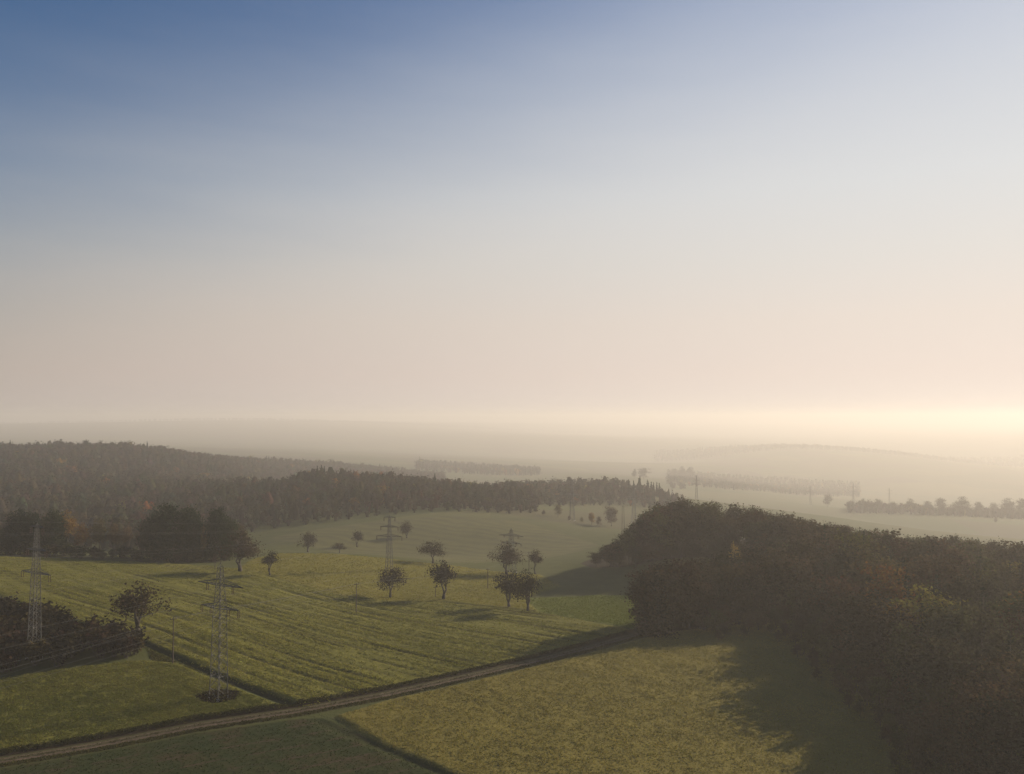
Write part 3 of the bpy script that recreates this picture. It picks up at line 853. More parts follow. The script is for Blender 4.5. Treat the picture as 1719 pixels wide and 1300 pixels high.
# the corner of the wood by the track
row_tree(1102, 217, 948, SPRUCE[0], 23, 'tall dark conifer at the front corner of the right-hand wood by the track', 'spruce_tree', (0.020, 0.020, 0.012), 1.5)
row_tree(1082, 219, 980, SPRUCE[1], 23, 'shorter dark conifer left of the tall one, beside the light green field', 'spruce_tree', (0.026, 0.024, 0.014), 1.6)
row_tree(1128, 222, 975, BEECH_EDGE[0], 16, 'brown tree right behind the tall corner conifer', 'beech_tree', (0.07, 0.05, 0.03), 1.0)
row_tree(1155, 223, 972, BEECH_EDGE[1], 16, 'brown rounded tree second right of the corner conifer', 'beech_tree', (0.08, 0.055, 0.03), 0.95)
row_tree(1178, 224, 980, BEECH_EDGE[2], 16, 'dark brown tree where the meadow meets the wood corner', 'beech_tree', (0.075, 0.05, 0.03), 0.95)
row_tree(1104, 350, 846, THIN[1], 11, 'thinly leaved tree leaning out at the left end of the wood skyline', 'beech_tree', (0.09, 0.06, 0.035), 1.0)
row_tree(1231, 268, 914, BEECH[2], 19, 'single small pale yellow tree in the left half of the brown wood', 'yellowing_tree', (0.32, 0.21, 0.06), 0.5)

# undergrowth along the shaded margin of the wood
def undergrowth():
    r = np.random.default_rng(23); k = 0
    while k < 46:
        y = r.uniform(140, 262); x = r.uniform(36, 112)
        s = in_poly(P_WOOD, x, y)
        if not (-2.5 < s < 3.5): continue
        k += 1
        sc = r.uniform(0.8, 1.8)
        c = BROWN[int(r.integers(6))] if r.random() < 0.7 else OLIVE[int(r.integers(2))]
        plant('shrub', SHRUB[int(r.integers(4))], x, y, 'low shrub in the shade along the foot of the right-hand wood', 'shrub', c, (sc, sc, sc * r.uniform(0.8, 1.3)),
              group='undergrowth at the foot of the right-hand wood', parts=('stems', 'foliage'))
undergrowth()

def young_growth():
    r = np.random.default_rng(29); k = 0; pts = []; t = 0
    while k < 90 and t < 20000:
        t += 1
        y = r.uniform(112, 236); x = r.uniform(54, 92)
        s = in_poly(P_WOOD, x, y)
        if not (-12 < s < 1.0): continue
        if any((x - a) ** 2 + (y - b) ** 2 < 3.2 ** 2 for a, b in pts): continue
        k += 1; pts.append((x, y))
        h = 2.6 + (12 + s) / 12 * r.uniform(5.0, 8.5)
        c = BROWN[int(r.integers(6))] if r.random() < 0.75 else OLIVE[int(r.integers(2))]
        kk = r.uniform(0.6, 1.1); f = h / 16.0; w = f * r.uniform(1.1, 1.5)
        plant('young_tree', BEECH_EDGE[int(r.integers(3))], x, y, 'low young tree in the shade before the near margin of the right-hand wood', 'tree', tuple(v * kk for v in c), (w, w, f),
              group='young growth before the right-hand wood')
young_growth()
def notch_growth():
    r = np.random.default_rng(41)
    for k in range(30):
        x = r.uniform(36, 96); y = np.interp(x, [34, 45, 75, 90], [330, 318, 312, 302]) + r.uniform(-3, 5)
        h = r.uniform(5, 9); f = h / 16.0; w = f * r.uniform(1.3, 1.8)
        plant('young_tree', BEECH_EDGE[int(r.integers(3))], x, y, 'low tree along the back of the wood notch behind the corner conifers', 'tree', tuple(v * 0.8 for v in BROWN[int(r.integers(6))]), (w, w, f),
              group='low trees at the back of the wood notch')
notch_growth()
def hedge():
    r = np.random.default_rng(37)
    for k in range(34):
        u = r.uniform(-20, 400); d = np.interp(u, [0, 300, 400], [306, 318, 322]) + r.uniform(-2, 8)
        x = px_x(u, d); sc = r.uniform(0.9, 1.9)
        c = [(0.03, 0.034, 0.014), (0.045, 0.034, 0.018), (0.038, 0.04, 0.016)][int(r.integers(3))]
        plant('shrub', SHRUB[int(r.integers(4))], x, d, 'dark shrub in the shaded hedge under the evergreen row', 'shrub', c, (sc * 1.3, sc * 1.3, sc), group='hedge shrubs under the evergreen row', parts=('stems', 'foliage'))
hedge()

# the dark thicket round the left pylon
def thicket():
    r = np.random.default_rng(31); pts = []
    t = 0
    while len(pts) < 110 and t < 9000:
        t += 1
        y = r.uniform(165, 250); x = r.uniform(-175, -70)
        s = in_poly(P_THICKET, x, y)
        if s < 0.6: continue
        if any((x - a) ** 2 + (y - b) ** 2 < 2.5 ** 2 for a, b in pts): continue
        pts.append((x, y))
        sc = r.uniform(1.5, 2.5)
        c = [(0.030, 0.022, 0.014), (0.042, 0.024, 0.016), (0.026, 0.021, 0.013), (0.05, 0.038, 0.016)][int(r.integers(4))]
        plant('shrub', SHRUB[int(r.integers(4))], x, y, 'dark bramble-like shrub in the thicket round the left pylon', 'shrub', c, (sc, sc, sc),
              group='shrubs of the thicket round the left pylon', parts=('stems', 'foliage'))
thicket()

# ------------------------------------------------------------------ far woods: each one a mass of trees
def wood_mass(name, label, pts, hts, kinds, tints, leaf=1.15, per=120, seed=1):
    """pts (n,2) positions; kinds 0 broadleaf, 1 conifer"""
    r = np.random.default_rng(seed)
    V = []; T = []; Q = []; nv = 0
    zz = tz(pts[:, 0], pts[:, 1])
    for (x, y), h, k, c, z in zip(pts, hts, kinds, tints, zz):
        n = per
        if k == 1:
            t = r.uniform(0.03, 1.0, n) ** 0.8
            R = 0.17 * h * (1 - t) ** 0.8 * r.uniform(0.4, 1.05, n) + 0.1
            a = r.uniform(0, 6.283, n)
            C = np.stack([R * np.cos(a), R * np.sin(a), h * t], 1)
        else:
            nl = 11
            d = r.normal(size=(nl, 3)); d /= np.linalg.norm(d, axis=1)[:, None]; d[:, 2] = np.abs(d[:, 2]) * 1.15 - 0.35
            lobes = d * np.array([0.42 * h, 0.42 * h, 0.34 * h]) * r.uniform(0.5, 1.0, (nl, 1)) + np.array([0, 0, 0.58 * h])
            C = lobes[r.integers(0, nl, n)] + r.normal(size=(n, 3)) * np.array([.075, .075, .06]) * h
            C[: n // 8] = np.stack([r.normal(size=n // 8) * 0.17 * h, r.normal(size=n // 8) * 0.17 * h, r.uniform(0, 0.45, n // 8) * h], 1)
        O = (C - np.array([0, 0, 0.5 * h])) * np.array([1, 1, 0.7])
        C += np.array([x, y, z])
        v, q = leaf_quads(C, leaf * (0.8 if k == 1 else 1.0), r, 0.2, 0.85, O)
        ang = np.arange(6) * math.pi / 3 + r.uniform(0, 1)
        prof = ((0.05, 0.12), (0.10, 0.5), (0.03, 0.9)) if k == 1 else ((0.12, 0.03), (0.185, 0.55), (0.06, 0.82))
        if k == 1: prof = ((0.14, 0.1), (0.09, 0.5), (0.01, 0.95))
        hv = np.concatenate([np.stack([R_ * h * np.cos(ang) * r.uniform(.8, 1.2, 6), R_ * h * np.sin(ang) * r.uniform(.8, 1.2, 6), np.full(6, z_ * h) + r.uniform(-.4, .4, 6)], 1) for R_, z_ in prof]) + np.array([x, y, z])
        hq = [(i * 6 + j, i * 6 + (j + 1) % 6, i * 6 + 6 + (j + 1) % 6, i * 6 + 6 + j) for i in (0, 1) for j in range(6)] + [(12, 13, 14, 15), (12, 15, 16, 17)]
        q = np.concatenate([q, np.array(hq) + len(v)]); v = np.concatenate([v, hv])
        Q.append(q + nv); nv += len(v)
        V.append(v); T.append(np.tile(np.array([*c, 1.0]), (len(v), 1)))
    V = np.concatenate(V); T = np.concatenate(T)
    me = mesh_from(name, V, np.concatenate(Q), [M_LEAF_FAR])
    a = me.attributes.new('tint', 'FLOAT_COLOR', 'POINT'); a.data.foreach_set('color', T.astype(np.float32).ravel())
    o = link(name, me); tag(o, label, 'woodland', kind='stuff')
    return o
FARB = [(0.044, 0.037, 0.025), (0.052, 0.041, 0.026), (0.036, 0.034, 0.023), (0.056, 0.042, 0.025), (0.038, 0.039, 0.022)]
def scatter(seed, cond, x0, x1, y0, y1, gap, n):
    r = np.random.default_rng(seed)
    g = max(gap, 1.0); cells = {}; out = []
    for _ in range(n * 12):
        x = r.uniform(x0, x1); y = r.uniform(y0, y1)
        if not cond(x, y): continue
        c = (int(x // g), int(y // g)); ok = True
        for i in (-1, 0, 1):
            for j in (-1, 0, 1):
                for (a, b) in cells.get((c[0] + i, c[1] + j), ()):
                    if (a - x) ** 2 + (b - y) ** 2 < g * g: ok = False
        if ok:
            cells.setdefault(c, []).append((x, y)); out.append((x, y))
            if len(out) >= n: break
    return np.array(out), r
def uu(x, y): return 859.5 + F * x / y
def mass(name, label, seed, cond, box, gap, n, h=(15, 22), conif=0.12, bright=0.05, leaf=1.15, per=120, conf_fn=None, front=None):
    pts, r = scatter(seed, cond, *box, gap, n)
    m = len(pts)
    kinds = (r.random(m) < conif).astype(int)
    if conf_fn is not None: kinds = np.array([1 if r.random() < conf_fn(x, y) else 0 for x, y in pts])
    hts = r.uniform(h[0], h[1], m) * (0.72 + 0.56 * fnoise(pts[:, 0] / 28 + seed, pts[:, 1] / 28, 2))
    if front is not None:      # low growth along the near edge of the wood
        hts = hts * np.clip(0.32 + (pts[:, 1] - np.interp(uu(pts[:, 0], pts[:, 1]), *front)) / 70.0, 0.32, 1.0)
    tints = []
    for i in range(m):
        c = DARKG[int(r.integers(3))] if kinds[i] else FARB[int(r.integers(5))]
        if not kinds[i] and r.random() < bright: c = tuple(0.65 * v for v in (YELLOW + ORANGE)[int(r.integers(4))])
        tints.append(tuple(v * r.uniform(0.8, 1.25) for v in c))
    return wood_mass(name, label, pts, hts, kinds, tints, leaf, per, seed)
hill_l = lambda x, y: -160 < uu(x, y) < 745 and y > np.interp(uu(x, y), [-200, 150, 300, 400, 430, 560, 745], [400, 400, 420, 560, 1080, 1250, 1400]) and y < np.interp(uu(x, y), [-200, 230, 400, 540, 720, 745], [1090, 1140, 1440, 1640, 1730, 1730])
mass('wooded_hillside', 'long brown wooded hillside filling the left distance', 61, hill_l, (-830, 0, 400, 1735), 9.2, 5600, h=(13, 20), conif=0.05, bright=0.015, leaf=1.55, per=85)
hill_2 = lambda x, y: 200 < uu(x, y) < 900 and y > np.interp(uu(x, y), [200, 330, 440, 560, 700, 850, 900], [470, 470, 500, 520, 548, 575, 600]) and y < np.interp(uu(x, y), [200, 330, 430, 540, 700, 850, 900], [520, 600, 680, 735, 800, 890, 900])
mass('wooded_knoll', 'darker wooded knoll in front of the long hillside', 62, hill_2, (-340, 40, 465, 900), 7.4, 1800, h=(11, 18), conif=0.04, bright=0.02, leaf=1.1, per=120, front=([200, 330, 440, 560, 700, 850, 900], [470, 470, 500, 520, 548, 575, 600]))
hill_3 = lambda x, y: 850 < uu(x, y) < 1160 and y > np.interp(uu(x, y), [850, 920, 1000, 1060, 1160], [640, 690, 770, 800, 800]) and y < np.interp(uu(x, y), [850, 1000, 1080, 1120, 1160], [930, 930, 930, 880, 840])
mass('hazy_wood', 'hazy wood with a conifer tip end behind the far pylons', 63, hill_3, (-10, 220, 620, 940), 8.5, 700, h=(14, 20), leaf=1.3, per=90, front=([850, 920, 1000, 1060, 1160], [640, 690, 770, 800, 800]), conf_fn=lambda x, y: 0.45 if uu(x, y) > 1050 else 0.04)
ridge = lambda x, y: 1120 < uu(x, y) < 1440 and np.interp(uu(x, y), [1120, 1300, 1440], [1750, 2000, 2350]) + 250 * (fnoise(np.array([x / 130]), np.array([y / 130]), 2)[0] - 0.5) < y < 2850
mass('misty_ridge_wood', 'pale misty wood on the ridge beyond the right-hand wood', 64, ridge, (350, 1260, 1600, 2850), 15, 2500, h=(10, 17), leaf=3.4, per=24)
far_r = lambda x, y: 1100 < uu(x, y) < 1780 and 4150 < y < 4650
mass('far_wooded_ridge', 'faint far wooded ridge on the right horizon', 65, far_r, (760, 3300, 4150, 4650), 26, 2000, h=(16, 26), leaf=6.0, per=26, conif=0.05)
far_l = lambda x, y: -120 < uu(x, y) < 1000 and 8560 < y < 8700
mass('far_wooded_crest', 'faintest far wooded crest on the left horizon', 66, far_l, (-6500, 950, 8560, 8700), 42, 900, h=(18, 26), leaf=9.0, per=40, conif=0.05)
strip = lambda x, y: 700 < uu(x, y) < 905 and 1980 < y < 2300
mass('misty_tree_belt', 'misty belt of trees behind the end of the left hillside', 67, strip, (-300, 90, 1980, 2300), 13, 500, h=(11, 19), leaf=2.8, per=40)
belt = lambda x, y: 1420 < uu(x, y) < 1790 and 1290 < y < 1450
mass('hedgerow', 'hazy bushes along the foot of the tree row beyond the pale field', 68, belt, (540, 1030, 1290, 1450), 10.0, 620, h=(9, 19), leaf=1.6, per=60, conif=0.0)

# ------------------------------------------------------------------ single trees in the haze
def hazy_tree(u, d, v_top, label, wide=1.0, m=0, color=(0.07, 0.055, 0.035), group=None):
    row_tree(u, d, v_top, BEECH_EDGE[m % 3], 16, label, 'hazy_tree', color, wide, group)
hazy_tree(1387, 1464, 831, 'lone round hazy tree left of the misty two-armed pylon', 1.1, 0)
hazy_tree(1447, 1362, 838, 'first round hazy tree right of the misty two-armed pylon', 1.1, 1)
hazy_tree(1472, 1344, 839, 'second round hazy tree right of the misty two-armed pylon', 1.1, 2)
hazy_tree(1496, 1336, 843, 'low hazy tree between the round ones and the big row', 1.0, 0)
hazy_tree(1525, 1327, 838, 'domed hazy tree at the left end of the big row', 1.15, 1)
hazy_tree(1553, 1331, 842, 'lower hazy tree before the two biggest domes', 1.0, 2)
hazy_tree(1576, 1327, 837, 'left of the two biggest hazy domes beyond the pale field', 1.2, 0)
hazy_tree(1609, 1319, 835, 'biggest hazy dome in the tree row beyond the pale field', 1.5, 1)
hazy_tree(1640, 1327, 844, 'sloping hazy tree right of the biggest dome', 1.1, 2)
hazy_tree(1664, 1344, 845, 'small hazy tree in the gap of the tree row', 0.9, 0)
hazy_tree(1688, 1327, 838, 'hazy domed tree near the right edge of the picture', 1.4, 1)
hazy_tree(1715, 1327, 839, 'hazy tree cut by the right edge of the picture', 1.2, 2)
hazy_tree(1667, 1173, 868, 'lone dim tree standing in the pale misty field', 0.9, 1)
hazy_tree(1064, 1950, 788, 'left of two small flat trees on the hazy skyline', 1.0, 1)
hazy_tree(1080, 1950, 787, 'right of two small flat trees on the hazy skyline', 1.7, 2)
hazy_tree(1131, 2480, 787, 'left of the misty skyline trees beside the far pylon', 1.2, 0)
hazy_tree(1144, 2480, 784, 'tallest of the misty skyline trees beside the far pylon', 1.1, 1)
hazy_tree(1157, 2480, 785, 'right of the misty skyline trees beside the far pylon', 1.1, 2)
hazy_tree(1025, 560, 852, 'big round brown tree beside the far double pole', 1.25, 2, (0.085, 0.055, 0.035))
hazy_tree(992, 560, 861, 'orange-topped tree left of the big round brown tree', 1.0, 0, (0.24, 0.14, 0.04))
hazy_tree(976, 565, 868, 'greenish tree below the far three-armed pylon', 1.0, 1, (0.11, 0.09, 0.03))
hazy_tree(936, 590, 848, 'yellowish tree left of the far three-armed pylon', 1.0, 2, (0.13, 0.10, 0.035))
hazy_tree(955, 570, 866, 'brown tree at the foot of the far three-armed pylon', 1.0, 0, (0.09, 0.06, 0.035))
hazy_tree(912, 590, 856, 'brown tree at the right end of the wooded knoll', 1.0, 1, (0.085, 0.06, 0.034))
hazy_tree(1005, 545, 868, 'low brown tree between the orange-topped and big round trees', 0.9, 2, (0.085, 0.06, 0.034))
hazy_tree(985, 820, 816, 'tall yellow-green tree right of the far three-armed pylon', 0.9, 1, (0.24, 0.20, 0.05))

# ------------------------------------------------------------------ crops and grasses standing on the fields
def grid_z(x, y):
    i = np.clip(np.searchsorted(gx, x) - 1, 0, len(gx) - 2); j = np.clip(np.searchsorted(gy, y) - 1, 0, len(gy) - 2)
    fx = (x - gx[i]) / (gx[i + 1] - gx[i]); fy = (y - gy[j]) / (gy[j + 1] - gy[j])
    return (GZ[j, i] * (1 - fx) + GZ[j, i + 1] * fx) * (1 - fy) + (GZ[j + 1, i] * (1 - fx) + GZ[j + 1, i + 1] * fx) * fy
def crop(name, label, P, n, size, lo, hi, seed, dens=None, per=4, height=0.18, edge=1.0):
    r = np.random.default_rng(seed)
    x0, y0 = P.min(0); x1, y1 = P.max(0)
    x0 = max(x0, -215); y1 = min(y1, 360); y0 = max(y0, 112); x1 = min(x1, 110)
    X = []; Y = []
    tot = 0
    while tot < n:
        x = r.uniform(x0, x1, 60000); y = r.uniform(y0, y1, 60000)
        u = 859.5 + F * x / y
        m = (sdf(P, x, y) > edge * (0.2 + 2.2 * r.random(60000) ** 2 * (0.4 + 1.2 * vnoise(x / 3.0, y / 3.0)))) & (u > -60) & (u < 1780)
        m &= np.hypot(x - PYL2[0], y - PYL2[1]) > 3.6
        m &= r.random(60000) < np.clip(165.0 / y, 0.3, 1.0) ** 1.5       # thin out with distance, where they are too small to see
        if dens is not None: m &= r.random(60000) < dens(x, y)
        X.append(x[m]); Y.append(y[m]); tot += m.sum()
    X = np.concatenate(X)[:n]; Y = np.concatenate(Y)[:n]
    Z = grid_z(X, Y)
    big = 0.75 + 0.5 * fnoise(X / 2.6, Y / 2.6, 2)
    t = np.clip(fnoise(X / 11 + 3, Y / 11, 3) * 1.6 - 0.3 + r.normal(size=n) * 0.14, 0, 1)[:, None]
    tint = np.array(lo) * (1 - t) + np.array(hi) * t
    k = per
    C = np.stack([X, Y, Z], 1)[:, None, :] + r.normal(size=(n, k, 3)) * np.array([0.22, 0.22, 0.0]) * size * 2
    C[:, :, 2] += r.uniform(0.1, 1.0, (n, k)) * height * big[:, None]
    v, q = leaf_quads(C.reshape(-1, 3), size, r, 0.9, 0.7)
    me = mesh_from(name, v, q, [M_CROP])
    T = np.repeat(np.concatenate([tint, np.ones((n, 1))], 1), k * 4, 0)
    a = me.attributes.new('tint', 'FLOAT_COLOR', 'POINT'); a.data.foreach_set('color', T.astype(np.float32).ravel())
    tag(link(name, me), label, 'crop', kind='stuff')
crop('crop_plants', 'yellow-green catch crop standing in rows on the big striped field', P_STRIPED, 50000, 0.30, (0.157, 0.153, 0.028), (0.250, 0.231, 0.046), 71,
     dens=lambda x, y: np.clip((rows(x, y) - 0.30) * 3.2, 0.05, 1) * (1 - 0.9 * groove(x, y)), per=3)
crop('meadow_grass', 'rough tussocky yellow-green growth on the meadow right of the track', P_RIGHT, 66000, 0.21, (0.185, 0.158, 0.032), (0.259, 0.215, 0.043), 72,
     dens=lambda x, y: np.clip(fnoise(x / 1.2, y / 1.2, 2) * 1.6 - 0.1, 0.3, 1), height=0.16, per=3)
crop('field_plants', 'uneven green growth on the field between ditch and track', P_FRONT, 32000, 0.22, (0.120, 0.130, 0.026), (0.222, 0.204, 0.042), 73,
     dens=lambda x, y: np.clip(fnoise(x / 1.6, y / 1.2, 3) * 1.8 - 0.2, 0.2, 1), height=0.16, per=3)

# ------------------------------------------------------------------ power pylons
def pylon_body(H, w0, w1, waist, prefix_parts, root, steel_r=0.085):
    """four legs and four braced faces"""
    def half(z):
        if z < waist: return (w0 + (w1 * 1.5 - w0) * z / waist) / 2
        return (w1 * 1.5 + (w1 * 0.55 - w1 * 1.5) * (z - waist) / (H - waist)) / 2
    levels = [0.0]
    while levels[-1] < H - 0.8:
        levels.append(min(levels[-1] + max(half(levels[-1]) * 2.0 * 0.92, 0.95), H - 0.6))
    for sx, sy in ((1, 1), (1, -1), (-1, -1), (-1, 1)):
        mb = MB()
        mb.tube([(sx * half(z), sy * half(z), z) for z in [-0.4] + levels[1:]], np.linspace(steel_r * 1.15, steel_r * 0.7, len(levels)), 4)
        leg = link('leg', mb.mesh('leg', M_STEEL), root)
        fb = MB(); fb.tube([(sx * half(0), sy * half(0), -0.7), (sx * half(0), sy * half(0), 0.35)], [0.42, 0.34], 6)
        link('footing', fb.mesh('footing', M_CONC), leg)
    for f in range(4):
        mb = MB()
        a = f * math.pi / 2; c, s_ = math.cos(a), math.sin(a)
        R = lambda x, y, z: (x * c - y * s_, x * s_ + y * c, z)
        for i in range(len(levels) - 1):
            z0, z1 = levels[i], levels[i + 1]; h0, h1 = half(z0), half(z1)
            mb.bar(R(-h0, h0, z0), R(h1, h1, z1), steel_r * 0.42); mb.bar(R(h0, h0 + 0.02, z0), R(-h1, h1 + 0.02, z1), steel_r * 0.42)
            if i % 2 == 1: mb.bar(R(-h1, h1 + 0.01, z1), R(h1, h1 + 0.01, z1), steel_r * 0.5)
        link('bracing', mb.mesh('bracing', M_STEEL), root)
    return half
def crossarm(root, half, z, span, hang, insul_x, name='crossarm'):
    """lattice arm through the tower, with hanging insulator strings; returns wire points"""
    mb = MB()
    b = half(z); tip = span / 2; rise = 0.16 * span / 2
    for sgn in (-1, 1):
        ends = np.array([sgn * tip, 0, z])
        for sy in (-1, 1):
            mb.bar((sgn * b, sy * b, z), ends, 0.075)
        mb.bar((sgn * b, b, z + rise), ends, 0.06); mb.bar((sgn * b, -b, z + rise), ends + np.array([0, 0, 0.03]), 0.06)
        n = 6
        for i in range(n):
            t0, t1 = i / n, (i + 1) / n
            lo = lambda t, sy: np.array([sgn * (b + (tip - b) * t), sy * b * (1 - t), z])
            up = lambda t, sy: np.array([sgn * (b + (tip - b) * t), sy * b * (1 - t), z + rise * (1 - t)])
            for sy in (-1, 1):
                mb.bar(lo(t0, sy), up(t1, sy), 0.04)
            mb.bar(lo(t0, -1), lo(t1, 1), 0.04); mb.bar(lo(t1, -1), lo(t1, 1), 0.04)
    for sy in (-1, 1):
        mb.bar((-b, sy * b, z), (b, sy * b, z), 0.07)
    arm = link(name, mb.mesh(name, M_STEEL), root)
    pts = []
    for x in insul_x:
        im = MB()
        zs = np.linspace(0, -hang, 9); rr = [0.03 if i % 2 == 0 else 0.115 for i in range(9)]
        for off in (-0.22, 0.22):
            im.tube([(x, off, z + q) for q in zs], rr, 6)
        im.bar((x, -0.3, z - hang), (x, 0.3, z - hang), 0.04)
        link('insulator', im.mesh('insulator', M_INSUL), arm)
        pts.append(np.array([x, 0, z - hang]))
    return pts
PYL = {}
def pylon(key, x, y, H, rotz, arms, label, thick=1.0, w0=3.2, w1=1.25, name='power_pylon', z=None, group=None):
    z = float(tz(x, y)[0]) if z is None else z
    root = link(name, None, loc=(x, y, z), rotz=rotz)
    tag(root, label, 'pylon', group)
    half = pylon_body(H, w0, w1, arms[-1][0] * H * 0.92, None, root, 0.085 * thick)
    c, s_ = math.cos(rotz), math.sin(rotz)
    wp = []
    for zf, span, xs in arms:
        for p in crossarm(root, half, zf * H, span, 1.5 if H > 20 else 1.0, xs):
            wp.append(np.array([x + p[0] * c - p[1] * s_, y + p[0] * s_ + p[1] * c, z + p[2]]))
    pk = MB(); pk.bar((0, 0, H - 0.7), (0, 0, H + 0.3), 0.06)
    hh = half(H - 0.6)
    for sx, sy in ((1, 1), (1, -1), (-1, -1), (-1, 1)): pk.bar((sx * hh, sy * hh, H - 0.65), (0, 0, H + 0.1), 0.05)
    link('peak', pk.mesh('peak', M_STEEL), root)
    wp.append(np.array([x, y, z + H + 0.2]))
    PYL[key] = wp
    return root
def pyl_at(u, d, v_top):
    x = px_x(u, d); z = float(tz(x, d)[0]); return x, d, at(u, v_top, d)[2] - z
FIRTREE = lambda s: [(0.97, 5.6 * s, (-2.6 * s, 2.6 * s)), (0.80, 8.6 * s, (-4.1 * s, 4.1 * s)), (0.63, 12.4 * s, (-6.0 * s, 6.0 * s))]
DANUBE = lambda s: [(0.84, 15.0 * s, (-4.2 * s, 4.2 * s)), (0.67, 12.4 * s, (-6.0 * s, -2.9 * s, 2.9 * s, 6.0 * s))]
p1 = ground_at(57, 1106)
h1 = at(57, 878, p1[1])[2] - p1[2]
pylon('A1', p1[0], p1[1], h1, math.radians(-29), FIRTREE(0.9), 'steel lattice pylon with three crossarms rising from the dark thicket at left', 1.0, w0=2.1, w1=0.95, z=p1[2])
h2 = at(367, 946, PYL2[1])[2] - PYL2[2]
pylon('B1', PYL2[0], PYL2[1], h2, math.radians(-29), DANUBE(0.92), 'steel lattice pylon on a dark weedy patch in the nearest field', 1.1, w0=2.6, w1=1.3, z=PYL2[2])
x, y, h = pyl_at(655, 318, 866)
pylon('A2', x, y, h, math.radians(-14), FIRTREE(0.9), 'three-armed lattice pylon behind the low forked tree in mid field', 1.1, w0=2.4, w1=0.95)
x, y, h = pyl_at(858, 335, 888)
pylon('B2', x, y, h, math.radians(-26), DANUBE(0.78), 'two-armed lattice pylon half hidden behind the hazy tree in the valley', 1.1)
x, y, h = pyl_at(960, 575, 805)
pylon('A3', x, y, h, math.radians(-18), FIRTREE(1.0), 'far three-armed pylon in front of the hazy wood', 1.5)
x, y, h = pyl_at(1063, 620, 813)
pylon('B3', x, y, h, math.radians(-20), DANUBE(0.95), 'faint pylon in front of the conifer end of the hazy wood', 1.5)
x, y, h = pyl_at(1168, 1050, 798)
pylon('A4', x, y, h, math.radians(-20), FIRTREE(0.9), 'misty pylon standing above the left end of the right-hand wood', 1.9)
x, y, h = pyl_at(1127, 1350, 807)
pylon('B4', x, y, h, math.radians(-20), DANUBE(0.85), 'smallest misty pylon left of the skyline trees', 2.2)
x, y, h = pyl_at(1358, 1520, 815)
pylon('C1', x, y, h, math.radians(-10), DANUBE(1.3), 'misty low-armed pylon left of the lone round hazy tree', 2.0)
x, y, h = pyl_at(1430, 1520, 811)
pylon('C2', x, y, h, math.radians(-10), DANUBE(1.15), 'misty two-armed pylon between the lone round tree and the tree row', 2.0)
x, y, h = pyl_at(1490, 1850, 819)
pylon('C3', x, y, h, math.radians(-10), DANUBE(1.1), 'faintest pylon just above the hazy tree row on the right', 2.2)
x, y, h = pyl_at(1337, 2000, 812)
pylon('C4', x, y, h, math.radians(-10), DANUBE(0.8), 'very faint pylon furthest left of the misty pylons beyond the wood', 2.2)

# dark weeds between the feet of the nearest pylon
def weeds():
    r = np.random.default_rng(83)
    mb_pts = []
    n = 900
    a = r.uniform(0, 6.283, n); R = 3.7 * np.sqrt(r.random(n))
    X = PYL2[0] + R * np.cos(a) * 1.25; Y = PYL2[1] + R * np.sin(a)
    Z = tz(X, Y) + r.uniform(0.0, 1.0, n) * (0.35 + 1.15 * np.clip(1 - R / 4.2, 0, 1))
    v, q = leaf_quads(np.stack([X, Y, Z], 1), 0.5, r, 0.1, 0.7)
    me = mesh_from('weed_patch', v, q, [M_CROP])
    T = np.tile(np.array([0.032, 0.026, 0.014, 1.0]), (len(v), 1))
    at2 = me.attributes.new('tint', 'FLOAT_COLOR', 'POINT'); at2.data.foreach_set('color', T.astype(np.float32).ravel())
    tag(link('weed_patch', me), 'dark brown weeds heaped round the feet of the nearest pylon', 'weeds', kind='stuff')
weeds()

# ------------------------------------------------------------------ timber poles
POLE = {}
def timber_pole(key, x, y, H, label, rotz=0.4, double=False, r0=0.16):
    z = float(gz(x, y)[0])
    root = link('timber_pole', None, loc=(x, y, z), rotz=rotz); tag(root, label, 'pole')
    for dx in ((-0.9, 0.9) if double else (0.0,)):
        mb = MB(); mb.tube([(dx, 0, -0.5), (dx * 0.8, 0, H * 0.5), (dx * 0.6, 0, H)], [r0, r0 * 0.85, r0 * 0.62], 6)
        link('post', mb.mesh('post', M_POLE), root)
    w = []
    c, s_ = math.cos(rotz), math.sin(rotz)
    mb = MB(); mb.box((0, -r0 * 0.9, H - 0.45), (1.5, 0.12, 0.14)); arm = link('crossbar', mb.mesh('crossbar', M_POLE), root)
    for dx in (-0.65, 0.65):
        im = MB(); im.tube([(dx, -r0 * 0.9, H - 0.39), (dx, -r0 * 0.9, H - 0.28), (dx, -r0 * 0.9, H - 0.18)], [0.03, 0.09, 0.05], 6)
        link('insulator', im.mesh('insulator', M_INSUL), arm)
        w.append(np.array([x + dx * c, y + dx * s_, z + H - 0.18]))
    POLE[key] = w
def pole_px(key, u, v0, v1, label, d=None, **kw):
    p = ground_at(u, v0) if d is None else np.array([px_x(u, d), d, 0])
    z = float(gz(p[0], p[1])[0])
    timber_pole(key, p[0], p[1], at(u, v1, p[1])[2] - z, label, **kw)
pole_px('a', 290, 1117, 1036, 'tall bare timber pole between the russet tree and the nearest pylon')
pole_px('b', 598, 1031, 979, 'thin timber pole standing in the middle of the striped field')
pole_px('c', 819, 990, 954, 'timber pole with crossbar left of the two touching trees')
pole_px('d', 888, 966, 926, 'thin timber pole between the hazy tree and the slender tree')
pole_px('e', 731, 1004, 984, 'short thin post just left of the full-crowned tree', r0=0.11)
pole_px('f', 1045, 894, 849, 'dark double timber pole beside the big round brown tree', d=500, double=True, r0=0.2)

